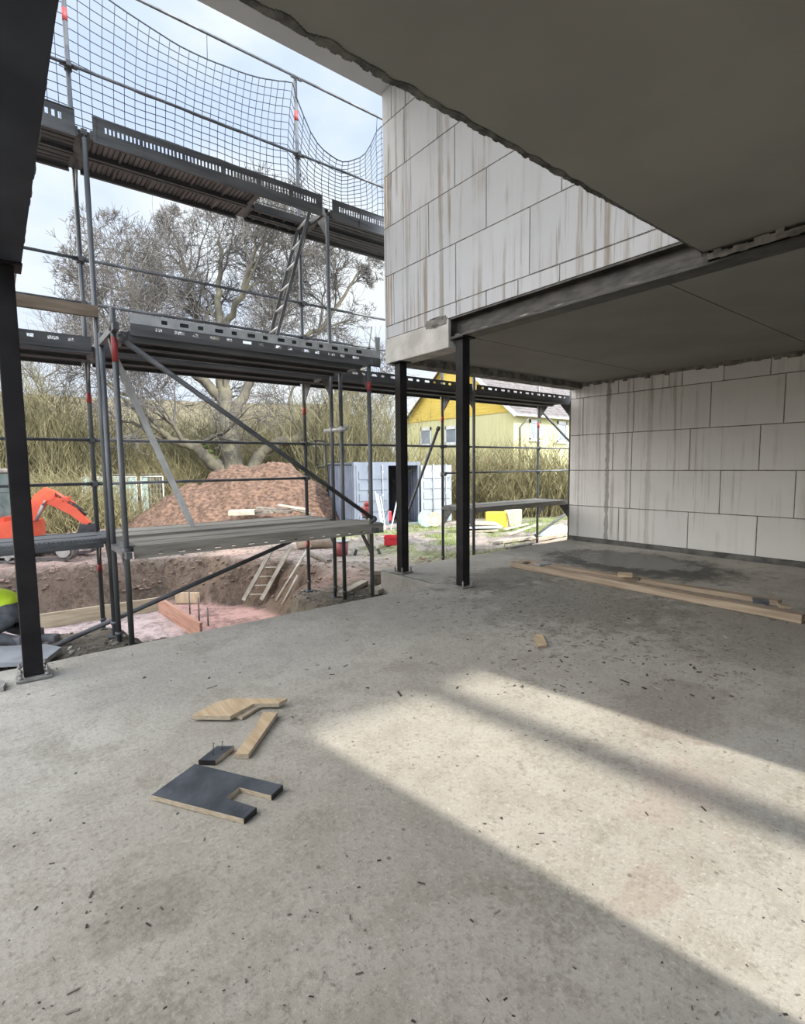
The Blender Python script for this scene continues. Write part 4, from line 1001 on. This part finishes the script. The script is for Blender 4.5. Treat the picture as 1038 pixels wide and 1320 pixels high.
for k, (px0, px1, lab) in enumerate(((484, 492, 'leftmost of the pale props leaning on the closed container door'), (487, 494, 'middle pale prop leaning on the closed container door'), (491, 496, 'rightmost pale prop leaning on the closed container door'))):
    b = on_ground(px1, 16.0); tq = at_d(px0, 634 + k * 3, 16.75); mb = MB(); mb.tube([b, tq], .018, 8); tag(mb.build('steel_prop', M['white'], at=b), lab, 'prop', 'props leaning on the container')
b = on_ground(503, 16.2); mb = MB(); mb.tube([b, at_d(512, 645, 17.3)], .022, 8); tag(mb.build('steel_prop', M['white'], at=b), 'pale prop leaning into the dark container opening', 'prop', 'props leaning on the container')
for k, (px, m, lab) in enumerate(((549, 'screen', 'pale green cable reel in front of the open container door'), (560, 'pipe', 'pinkish cable reel right of the pale green one'))):
    c = on_ground(px, 16.4); t = thing('cable_reel', lab, 'reel', mtx=frame(c + Vector((0, 0, .26)), fw), group='reels by the container')
    for x in (-.12, .12):
        mb = MB(); mb.tube([(x - .015, 0, 0), (x + .015, 0, 0)], .26 if k == 0 else .22, 20); mb.build('flange', M[m], t, True)
    mb = MB(); mb.tube([(-.12, 0, 0), (.12, 0, 0)], .12, 14); mb.build('drum', M['black'], t, True)
    mb = MB(); mb.tube([(-.14, 0, 0), (-.136, 0, 0)], .10, 12); tag(mb.build('hub', M['white'], t, True), 'pale hub')
# ---- boards, bag and panels on the grass at right
bl = [((641, 723), (703, 706), .12, .05, 'timber_dark', 'dark board at the front left of the plank pile on the grass'),
      ((660, 722), (735, 708), .12, .04, 'timber_pale', 'pale board at the front of the plank pile, by the wall corner'),
      ((655, 713), (700, 700), .10, .05, 'timber_dark', 'grey board in the middle of the plank pile on the grass'),
      ((633, 703), (690, 697), .14, .05, 'timber_pale', 'pale grey board at the back left of the plank pile on the grass'),
      ((690, 706), (735, 696), .14, .06, 'timber', 'brown plank at the right of the plank pile on the grass'),
      ((690, 700), (737, 690), .14, .05, 'timber', 'brown plank furthest right at the back of the plank pile'),
      ((705, 713), (737, 700), .10, .05, 'timber_pale', 'pale plank lying against the wall corner outside'),
      ((655, 691), (695, 676), .10, .04, 'timber_pale', 'pale plank lying alone on the grass behind the plank pile'),
      ((650, 687), (680, 677), .10, .04, 'timber_pale', 'pale thin lath on the grass nearest the yellow bag')]
for k, (p0, p1, w, th, m, lab) in enumerate(bl):
    A, B = ground(*p0), ground(*p1); A.z += th / 2 + .02 + .015 * (k % 3); B.z += th / 2 + .03 + .02 * (k % 2)
    mb = MB(); mb.bar(A, B, w, th); tag(mb.build('plank', M[m], at=A), lab, 'plank', 'planks lying on the grass')
c = on_ground(645, 15.0); t = thing('yellow_bag', 'yellow open bag standing on the grass under the right scaffold deck', 'bag', mtx=frame(c, rt))
mb = MB(); mb.prism([(-.42, -.2), (.18, -.2), (.24, .2), (-.38, .25)], 0, .42); mb.build('bag_body', M['yellow'], t, True)
mb = MB(); mb.tube([(.16, -.22, .42), (.2, -.23, .2), (.22, -.22, .02)], .018, 6); mb.build('seam_strap', M['timber_dark'], t, True)
c = on_ground(661, 15.2); mb = MB(); mb.bev(-.27, .27, -.05, .05, 0, .50, .02); o = mb.build('cream_panel', M['cream'], None, True); o.matrix_basis = frame(c, rt + fw * .3) @ Matrix.Rotation(.1, 4, 'X'); tag(o, 'cream panel leaning beside the yellow bag on the grass', 'panel')
for k, (px, z, lab) in enumerate(((618, .06, 'lowest pale sheet in the flat stack left of the yellow bag'), (622, .16, 'middle pale sheet in the flat stack left of the yellow bag'), (617, .25, 'topmost pale sheet in the flat stack left of the yellow bag'))):
    c = on_ground(px, 14.2); mb = MB(); mb.bev(-.55, .5, -.3, .3, -.03, .03, .01); o = mb.build('sheet', M['timber_pale' if k != 1 else 'tarp'], None, True); o.matrix_basis = frame(c + Vector((0, 0, z)), rt + fw * (.1 * k - .1)) @ Matrix.Rotation(.04 * (k - 1), 4, 'Y'); tag(o, lab, 'sheet', 'flat sheets stacked on the grass')
c = on_ground(722, 12.6); mb = MB(); vs = []
for j in range(13):
    for i in range(17):
        u, v = i / 16 - .5, j / 12 - .5; vs.append((u * 1.0, v * .6, .26 * max(0, 1 - (2 * abs(u)) ** 2) * max(0, 1 - (2 * abs(v)) ** 2) + .05 * noise.noise(Vector((u * 9, v * 9, 3)))))
mb.add(vs, [(j * 17 + i, j * 17 + i + 1, (j + 1) * 17 + i + 1, (j + 1) * 17 + i) for j in range(12) for i in range(16)], True)
o = mb.build('plastic_sheet', M['tarp'], None, True); o.matrix_basis = frame(c, rt); tag(o, 'crumpled pale plastic sheet on the grass by the wall corner', 'plastic sheet')
# ---- site fence panels
fb = on_ground(200, 21)
for k, (u, w, lab) in enumerate(((-1.62, 2.1, 'site fence panel with green mesh, left one behind the scaffold posts'), (.10, .85, 'narrower site fence panel with see-through wires, beside the soil heap'))):
    t = thing('fence_panel', lab, 'fence', mtx=frame(fb + rt * (u - .25), rt + fw * .08), group='site fence panels')
    h = at_d(200, 616, 21).z - fb.z + .55; z0 = .0
    mb = MB()
    for x in (-w / 2, w / 2): mb.tube([(x, 0, -.15), (x, 0, h - .5)], .024, 8)
    for z in (.05, h - .5): mb.tube([(-w / 2, 0, z), (w / 2, 0, z)], .024, 8)
    mb.build('tube_frame', M['zinc_light'], t, True)
    mb = MB()
    for i in range(int(w / .12)): mb.tube([(-w / 2 + .12 * i, 0, .05), (-w / 2 + .12 * i, 0, h - .5)], .005, 4, False)
    for i in range(int(h / .22)): mb.tube([(-w / 2, 0, .05 + .2 * i), (w / 2, 0, .05 + .2 * i)], .005, 4, False)
    mb.build('wire_mesh', M['zinc_light'], t, True)
    if k == 0: mb = MB(); mb.box(-w / 2 + .03, w / 2 - .03, .012, .018, .05, h - .5); mb.build('privacy_screen', M['screen'], t, True)
    else: mb = MB(); mb.box(-w / 2 + .03, w / 2 - .6, .012, .018, .05, h - .5); mb.build('privacy_screen', M['screen'], t, True)
# ---- house
dc = 31.0; co = at_d(662, 604, dc); XC, YC = co.x, co.y; zg = -1.2
zev = at_d(662, 529, dc).z
# left end of the gable, found along the gable's line
YL = at_x(523, 560, XC).y; YM = (YC + YL) / 2
zrd = zev + (YL - YC) / 2 * .80
HL = 11.0
hs = thing('house', 'yellow house with a grey-brown tiled roof, far behind the hedge', 'house', (XC, YC, zg))
mb = MB(); mb.box(XC, XC + HL, YC, YL, zg, zev); mb.build('wall', M['house_y'], hs)
zdiv = zev - .08
mb = MB(); mb.add([(XC - .04, YC - .02, zdiv), (XC - .04, YL + .02, zdiv), (XC - .04, YL + .02, zev), (XC - .04, YM, zrd - .05), (XC - .04, YC - .02, zev), (XC + .1, YC - .02, zdiv), (XC + .1, YL + .02, zdiv), (XC + .1, YL + .02, zev), (XC + .1, YM, zrd - .05), (XC + .1, YC - .02, zev)],
    [(0, 1, 2, 3, 4), (9, 8, 7, 6, 5), (0, 5, 6, 1), (1, 6, 7, 2), (2, 7, 8, 3), (3, 8, 9, 4), (4, 9, 5, 0)]); tag(mb.build('gable_cladding', M['house_o'], hs), 'ochre boarding on the gable')
mb = MB(); ov = .45
for s, ye in ((1, YC - ov), (-1, YL + ov)):
    ze = zev - .8 * ov
    nrow = 22
    for k in range(nrow):
        t0, t1 = k / nrow, (k + 1) / nrow
        ya, yb = ye + (YM - ye) * t0, ye + (YM - ye) * t1; za, zb = ze + (zrd - ze) * t0, ze + (zrd - ze) * t1
        mb.add([(XC - .35, ya, za + .10), (XC + HL + .3, ya, za + .10), (XC + HL + .3, yb, zb + .05), (XC - .35, yb, zb + .05), (XC - .35, ya, za), (XC + HL + .3, ya, za), (XC + HL + .3, yb, zb), (XC - .35, yb, zb)],
               [(0, 1, 2, 3), (7, 6, 5, 4), (0, 4, 5, 1), (1, 5, 6, 2), (2, 6, 7, 3), (3, 7, 4, 0)])
mb.build('roof', M['tile'], hs)
mb = MB()
for ye in (YC - ov, YL + ov):
    ze = zev - .8 * ov; mb.bar((XC - .36, ye, ze + .0), (XC - .36, YM, zrd + .0), .05, .22)
mb.build('bargeboard', M['white'], hs)
mb = MB(); mb.tube([(XC - .35, YC - ov - .05, zev - .8 * ov + .02), (XC + HL, YC - ov - .05, zev - .8 * ov + .02)], .07, 8); mb.build('gutter', M['white'], hs)
mb = MB(); mb.tube([(XC + .9, YC - ov, zev - .4), (XC + .5, YC - .08, zev - 1.0), (XC + .5, YC - .08, zg)], .05, 8); mb.build('downpipe', M['zinc'], hs)
def hwin(axis, pos, z0, z1, w):
    mb = MB(); f_ = .1
    def bx(a0, a1, b0, b1, d0, d1):
        if axis == 'x': mb.box(XC - d1, XC - d0, a0, a1, b0, b1)
        else: mb.box(a0, a1, YC - d1, YC - d0, b0, b1)
    bx(pos - w / 2, pos - w / 2 + f_, z0, z1, -.02, .06); bx(pos + w / 2 - f_, pos + w / 2, z0, z1, -.02, .06); bx(pos - w / 2, pos + w / 2, z0, z0 + f_, -.02, .06); bx(pos - w / 2, pos + w / 2, z1 - f_ * 2.2, z1, -.02, .06)
    o = mb.build('window', M['white'], hs)
    mb = MB(); bx(pos - w / 2 + f_, pos + w / 2 - f_, z0 + f_, z1 - f_, -.02, .02); mb.build('pane', M['pane'], o)
    mb = MB(); bx(pos - w / 2 - .1, pos + w / 2 + .1, z0 - .1, z0, -.02, .14); mb.build('sill', M['white'], o)
for px, py0, py1, w in ((549.5, 551, 574, 1.15), (582, 549, 572, 1.15)):
    a = at_x(px, py1, XC); b = at_x(px, py0, XC); hwin('x', a.y, a.z, b.z, w)
for px, py0, py1, w in ((689, 541, 567, 1.0), (724, 543, 570, 1.0)):
    a = at_y(px, py1, YC); b = at_y(px, py0, YC); hwin('y', a.x, a.z, b.z, w)
mb = MB(); cx_ = XC + HL * .55; mb.box(cx_, cx_ + .6, YM + .2, YM + .8, zrd - .6, zrd + .8); mb.build('chimney', M['white'], hs)
# ================================================================== PLANTS
def stem(mb, rr, base, h, lean, r, n=4, kids=0, sides=3):
    a = rr.uniform(0, 2 * PI); d = Vector((math.cos(a) * lean, math.sin(a) * lean, 1)).normalized(); p = Vector(base); pts = [p.copy()]; rs = [r]
    for k in range(n):
        d = (d + Vector((rr.gauss(0, .16), rr.gauss(0, .16), rr.gauss(.02, .08)))).normalized(); p = p + d * (h / n); pts.append(p.copy()); rs.append(r * (1 - .8 * (k + 1) / n))
    mb.t = rr.uniform(.02, .98); mb.tube(pts, rs, sides, False)
    for _ in range(kids):
        i = rr.randint(1, n); b = pts[i]; stem(mb, rr, b, h * rr.uniform(.16, .34), rr.uniform(.4, 1.1), r * .6, 3, 0, sides)
def thicket(seed, w, dpt, h, n, r, kids, lean=.28):
    rr = random.Random(seed); mb = MB()
    for i in range(n):
        x, y = rr.uniform(-w / 2, w / 2), rr.uniform(-dpt / 2, dpt / 2)
        k = 1 - .45 * (abs(x) / (w / 2)) ** 3
        stem(mb, rr, (x, y, -.2), h * k * rr.uniform(.45, 1.05), lean * rr.uniform(.2, 1.6), r * rr.uniform(.7, 1.3), 4, kids)
    return mb
proto = {}
def plant(kind, label, cat, px, dep, sx, sz, group, rot=0.0, zoff=0.0):
    o = proto[kind] if proto[kind].get('category') is None else proto[kind].copy()
    if o is not proto[kind]: COL.objects.link(o)
    p = on_ground(px, dep); o.location = (p.x, p.y, zt(p.x, p.y, False) + zoff); o.scale = (sx, sx if sx < 1.3 else 1.3, sz)
    o.rotation_euler = (0, 0, math.atan2(rt.y, rt.x) + rot); return tag(o, label, cat, group)
proto['brush'] = thicket(1, 3.4, 2.0, 5.2, 520, .020, 6, .2).build('thicket', M['brush'])
proto['low'] = thicket(2, 3.2, 2.0, 2.5, 420, .016, 6, .4).build('scrub', M['hedge'])
proto['hedge'] = thicket(3, 3.0, 1.4, 2.6, 520, .014, 7, .3).build('hedge_shrub', M['hedge'])
G = 'tall dry thickets behind the site'
for px, dep, sx, sz, lab in [(-35, 22, 1, 1.15, 'tall dry yellow-green thicket cut by the left edge of the view'), (38, 23, 1, 1.3, 'tall dry yellow-green thicket just right of the left column'), (98, 24, 1, 1.1, 'dry yellow-green thicket behind the left scaffold posts'),
        (444, 24, .9, 1.15, 'golden dry thicket behind the blue-grey container'), (486, 25, .75, 1.1, 'golden dry thicket between the rear column and the tie clamp posts'), (160, 27, 1.0, .95, 'olive dry thicket behind the site fence panels'),
        (410, 27, .95, 1.05, 'olive dry thicket right of the tree trunk'), (350, 30, 1.0, .95, 'pale dry thicket behind the trunk of the bare tree'), (225, 33, 1.1, .8, 'pale dry thicket on the slope left of the trunk'), (290, 36, 1.2, .8, 'pale dry thicket highest up the slope behind the trunk'), (385, 37, 1.2, .8, 'pale dry thicket on the slope right of the trunk')]:
    plant('brush', lab, 'thicket', px, dep, sx, sz, G, R_.uniform(-.3, .3))
G = 'low scrub around the tree'
for px, dep, sx, sz, lab in [(60, 17.5, 1, .85, 'low brown scrub behind the excavator arm'), (10, 17, 1, .9, 'low brown scrub behind the excavator cab'), (125, 19, 1, .9, 'low brown scrub left of the fence panels'), (215, 24.5, 1, 1.05, 'low brown scrub behind the foot of the lower ladder'),
        (255, 27, 1.1, 1.1, 'low brown scrub left of the tree trunk'), (372, 23.2, .75, .75, 'dry weeds on top of the soil heap, right of the trunk'), (180, 25, 1.0, 1.2, 'low brown scrub above the fence panels')]:
    plant('low', lab, 'shrub', px, dep, sx, sz, G, R_.uniform(-.3, .3))
G = 'hedge in front of the yellow house'
for i, (px, lab) in enumerate([(612, 'hedge shrub right beside the front column'), (648, 'hedge shrub above the yellow bag'), (684, 'hedge shrub behind the outer scaffold post at right'), (720, 'hedge shrub beside the wall corner'), (575, 'hedge shrub between the two right columns')]):
    plant('hedge', lab, 'hedge', px, 19.5 + .4 * (i % 2), 1, 1.0 + .08 * (i % 3), G, R_.uniform(-.2, .2))
# ---- the big bare tree
rr = random.Random(17)
DT = 25.0
tb = on_ground(302, DT); tree = thing('bare_tree', 'big leafless tree with a forked mossy trunk and wide crown behind the soil heap', 'tree', tb)
trunk = MB(); twigs = MB(); cnt = [0]; TC = at_d(298, 452, DT + .3); big = True
def grow(p, d, L, r, lev, up):
    n = max(3, int(L / .45)) if lev < 3 else 3; stop = rr.uniform(.55, 1.12) if big else 99
    pts = [p.copy()]; rs = [r]
    for k in range(n):
        e_ = ((p - TC).dot(rt) / 7.5) ** 2 + ((p.z - TC.z) / 7.4) ** 2 + ((p - TC).dot(fw) / 6.5) ** 2
        if k and e_ > stop: break
        d = (d + Vector((rr.gauss(0, .20), rr.gauss(0, .20), rr.gauss(0, .17) + up))).normalized(); p = p + d * (L / n); pts.append(p.copy()); rs.append(max(.0095, r * (1 - .75 * (k + 1) / n)))
    twigs.t = max(.02, min(.98, .25 + .6 * rr.random() * (1 if lev > 1 else .8)))
    (trunk if r > .07 else twigs).tube(pts, rs, 6 if r > .05 else 3, False); cnt[0] += 1
    n = len(pts) - 1
    if lev >= 4: return
    m = {0: 7, 1: 8, 2: 7, 3: 5}[lev]
    for k in range(m):
        t = rr.uniform(.2, 1.0) if k < m - 1 else 1.0; i = min(n, int(t * n + .5)); i = max(1, i)
        q = pts[i]; dd = (pts[i] - pts[i - 1]).normalized(); ax = dd.orthogonal().normalized(); ax.rotate(Matrix.Rotation(rr.uniform(0, 2 * PI), 3, dd))
        nd = (dd + ax * rr.uniform(.5, 1.1)).normalized()
        grow(q, nd, L * (rr.uniform(.42, .66) if lev < 3 else rr.uniform(.6, 1.0)), max(.0115, rs[i] * rr.uniform(.5, .7)), lev + 1, .02 if lev < 3 else .05)
def limb(pix, rads, kids, lev=1):
    pts = [at_d(x, y, DT + dz) for x, y, dz in pix]; fine = []; fr = []
    for i in range(len(pts) - 1):
        for k in range(4):
            t = k / 4; fine.append(pts[i].lerp(pts[i + 1], t) + Vector((rr.gauss(0, .05), rr.gauss(0, .05), rr.gauss(0, .05)))); fr.append(rads[i] + (rads[i + 1] - rads[i]) * t)
    fine.append(pts[-1]); fr.append(rads[-1]); trunk.tube(fine, fr, 10, True)
    N = len(fine)
    for k in range(kids):
        i = min(N - 1, int(N * (.25 + .75 * (k + 1) / kids) + rr.uniform(-.8, .8))); i = max(2, i)
        dd = (fine[i] - fine[i - 1]).normalized(); ax = dd.orthogonal().normalized(); ax.rotate(Matrix.Rotation(rr.uniform(0, 2 * PI), 3, dd))
        nd = (dd * .6 + ax * rr.uniform(.4, 1.0) + Vector((0, 0, .35))).normalized()
        grow(fine[i], nd, rr.uniform(2.2, 3.6), min(fr[i] * .6, .11), lev, .03)
limb([(303, 622, 0), (300, 590, 0), (294, 550, 0), (288, 510, .2), (290, 470, .4), (282, 430, .6), (280, 390, .6), (285, 340, .6), (283, 305, .6)], [.52, .44, .40, .34, .28, .22, .16, .10, .06], 13)
limb([(288, 612, 0), (268, 590, -.4), (252, 574, -.8), (232, 571, -1.2), (214, 562, -1.5), (190, 545, -1.8)], [.42, .32, .26, .2, .15, .08], 5)
limb([(318, 612, 0), (340, 582, .3), (370, 568, .6), (402, 562, .8), (432, 545, 1), (450, 520, 1.2), (470, 470, 1.2)], [.34, .26, .24, .20, .16, .11, .07], 8)
limb([(290, 520, .2), (262, 490, 0), (232, 462, -.5), (200, 440, -1), (178, 410, -1.2), (165, 370, -1.2), (160, 320, -1.2)], [.26, .22, .18, .15, .12, .09, .05], 11)
limb([(294, 545, 0), (318, 500, .5), (338, 465, .8), (355, 430, 1.0), (362, 390, 1.2), (378, 345, 1.4), (400, 315, 1.4)], [.28, .23, .19, .15, .12, .09, .05], 11)
limb([(288, 470, .4), (262, 430, 1.2), (246, 390, 1.6), (238, 345, 1.8), (225, 300, 2)], [.2, .17, .13, .09, .05], 9)
limb([(338, 465, .8), (375, 445, 1.6), (410, 425, 2), (440, 390, 2), (462, 350, 2)], [.16, .14, .11, .08, .05], 9)
limb([(282, 430, .6), (310, 380, -.6), (325, 340, -1), (332, 300, -1.2)], [.16, .13, .09, .05], 8)
limb([(232, 462, -.5), (190, 455, -1), (150, 430, -1.4), (120, 395, -1.6)], [.14, .11, .08, .05], 6)
limb([(214, 562, -1.5), (180, 520, -2), (150, 505, -2), (125, 470, -2)], [.12, .10, .07, .04], 6)
trunk.build('trunk', M['bark'], tree); twigs.t = .5
twigs.build('twigs', M['twig'], tree)
mb = MB(); a = at_d(262, 585, DT - .9)
for (px, py, dz) in ((270, 588, -.42), (264, 581, -.55), (258, 576, -.7), (276, 596, -.3), (282, 603, -.1)):
    q = at_d(px, py - 5, DT + dz); mb.ball(q, .20, 10, 1.1, 1.3, .7)
tag(mb.build('moss', mat('green_moss', (.045, .06, .014), (.085, .105, .025), 5, .95, bump=.8), tree), 'green moss on the low left limb')
print('tree branches', cnt[0], len(twigs.f))
# two thinner bare trees further back
big = False
for k, (px, dep, h, lab) in enumerate(((55, 34, 6.0, 'thin bare tree rising behind the thickets at left'), (462, 34, 7.0, 'thin bare tree behind the scaffold ladder, right of the big tree'))):
    b = on_ground(px, dep); twigs = MB(); trunk = MB(); b.z = zt(b.x, b.y, False) - .1
    t = thing('slender_tree', lab, 'tree', b, 'thin bare trees behind the site')
    pts = [b + Vector((rr.gauss(0, .1) * i, rr.gauss(0, .1) * i, h * i / 6)) for i in range(7)]; trunk.tube(pts, [.16, .14, .12, .1, .07, .05, .03], 8)
    for i in range(1, 7):
        for q in range(4):
            a = rr.uniform(0, 2 * PI); grow(pts[i], Vector((math.cos(a), math.sin(a), .7)).normalized(), rr.uniform(1.6, 2.8), .05, 2, .05)
    trunk.build('trunk', M['bark'], t); twigs.t = .5; twigs.build('twigs', M['twig'], t)
# ================================================================== SHADOW CASTERS ADDED BEHIND THE BUILDING, LIGHT, CAMERA
mb = MB(); mb.tube([(3.17, -5.2, -.4), (3.17, -5.2, 6.6)], [.12, .10], 12); tag(mb.build('shadow_band_pole', M['timber_dark'], at=(3.17, -5.2, -.4)), 'unseen round pole added outside the back doorway as a shadow caster', 'pole')  # added out of view to cast the soft shadow band on the floor
mb = MB(); mb.bev(.2, 5.2, -4.3, -3.7, 4.38, 4.95, .01)
for x in (.3, 5.1): mb.bev(x - .05, x + .05, -4.2, -4.1, -.4, 4.4, .01)
for x in (.3, 5.1): mb.bev(x - .05, x + .05, -3.9, -3.8, -.4, 4.4, .01)
tag(mb.build('sun_blocker_box', M['timber'], at=(2.5, -4, -.4)), 'unseen raised box on posts, added outside the back doorway to block sun', 'platform')  # unseen, added to soften the far end of the sun patch
def sun():
    l = bpy.data.lights.new('sun', 'SUN'); l.energy = SUN_E; l.angle = math.radians(1.3); l.color = (1, .94, .82)
    o = bpy.data.objects.new('sun', l); COL.objects.link(o)
    d = Vector((SUN_DIR.x * math.cos(EL), SUN_DIR.y * math.cos(EL), -math.sin(EL))); o.rotation_euler = d.to_track_quat('-Z', 'Y').to_euler(); o.location = (3, -12, 9)
SUN_E = 5.2
sun()
w = bpy.data.worlds.new('sky'); bpy.context.scene.world = w; w.use_nodes = True
nt = w.node_tree; bg = nt.nodes['Background']; bg.inputs['Strength'].default_value = 1.0
def N(k, **kw):
    q = nt.nodes.new('ShaderNode' + k)
    for a, v in kw.items(): setattr(q, a, v)
    return q
L = nt.links.new
tc = N('TexCoord'); sx = N('SeparateXYZ'); L(tc.outputs['Generated'], sx.inputs[0])
rp = N('ValToRGB'); e = rp.color_ramp.elements
e[0].position = .0; e[0].color = (.64, .71, .79, 1); e[1].position = .9; e[1].color = (.47, .59, .84, 1)
q = e.new(.30); q.color = (.56, .67, .88, 1)
L(sx.outputs['Z'], rp.inputs['Fac'])
mp = N('Mapping'); mp.inputs['Scale'].default_value = (1.6, 1.6, 3.2); mp.inputs['Location'].default_value = (.3, .8, .1); L(tc.outputs['Generated'], mp.inputs[0])
nz = N('TexNoise'); nz.inputs['Scale'].default_value = 1.5; nz.inputs['Detail'].default_value = 6; nz.inputs['Roughness'].default_value = .5; L(mp.outputs[0], nz.inputs['Vector'])
mr = N('MapRange', interpolation_type='SMOOTHSTEP'); mr.inputs['From Min'].default_value = .38; mr.inputs['From Max'].default_value = .62; L(nz.outputs['Fac'], mr.inputs['Value'])
mx = N('Mix', data_type='RGBA'); L(mr.outputs[0], mx.inputs[0]); L(rp.outputs['Color'], mx.inputs[6]); mx.inputs[7].default_value = (.76, .81, .85, 1)
# hazy brightness round the sun, high behind the building
dt = N('VectorMath', operation='DOT_PRODUCT'); L(tc.outputs['Generated'], dt.inputs[0]); dt.inputs[1].default_value = (-SUN_DIR.x * math.cos(EL), -SUN_DIR.y * math.cos(EL), math.sin(EL))
gl = N('MapRange', interpolation_type='SMOOTHSTEP'); gl.inputs['From Min'].default_value = -.1; gl.inputs['From Max'].default_value = 1.0; gl.inputs['To Min'].default_value = 1.0; gl.inputs['To Max'].default_value = 4.6; L(dt.outputs['Value'], gl.inputs['Value'])
dt2 = N('VectorMath', operation='DOT_PRODUCT'); L(tc.outputs['Generated'], dt2.inputs[0]); dt2.inputs[1].default_value = Vector((-.8, .5, .45)).normalized()  # second bright sky lobe, added out of view at front left as room fill
gl_fill = N('MapRange', interpolation_type='SMOOTHSTEP'); gl_fill.inputs['From Min'].default_value = .66; gl_fill.inputs['From Max'].default_value = .93; gl_fill.inputs['To Min'].default_value = 0; gl_fill.inputs['To Max'].default_value = 3.2; L(dt2.outputs['Value'], gl_fill.inputs['Value'])
sc_ = N('VectorMath', operation='SCALE'); L(mx.outputs[2], sc_.inputs[0]); L(gl.outputs[0], sc_.inputs['Scale'])
sd = N('VectorMath', operation='SCALE'); sd.inputs[0].default_value = (1.0, .95, .87); L(gl_fill.outputs[0], sd.inputs['Scale'])
ad = N('VectorMath', operation='ADD'); L(sc_.outputs[0], ad.inputs[0]); L(sd.outputs[0], ad.inputs[1]); L(ad.outputs[0], bg.inputs['Color'])
cd = bpy.data.cameras.new('camera'); cd.sensor_fit = 'HORIZONTAL'; cd.sensor_width = 36; cd.lens = 36 * F_PX / 1038; cd.clip_start = .02; cd.clip_end = 400
co = bpy.data.objects.new('camera', cd); COL.objects.link(co)
m = Matrix((RIGHT, -DOWN, -FWD)).transposed().to_4x4(); m.translation = CAM; co.matrix_world = m
sc = bpy.context.scene; sc.camera = co
sc.view_settings.view_transform = 'Standard'; sc.view_settings.look = 'None'; sc.view_settings.gamma = 1.0; sc.view_settings.use_curve_mapping = False
sc.view_settings.exposure = 0.38
sc.cycles.max_bounces = 10; sc.cycles.diffuse_bounces = 6
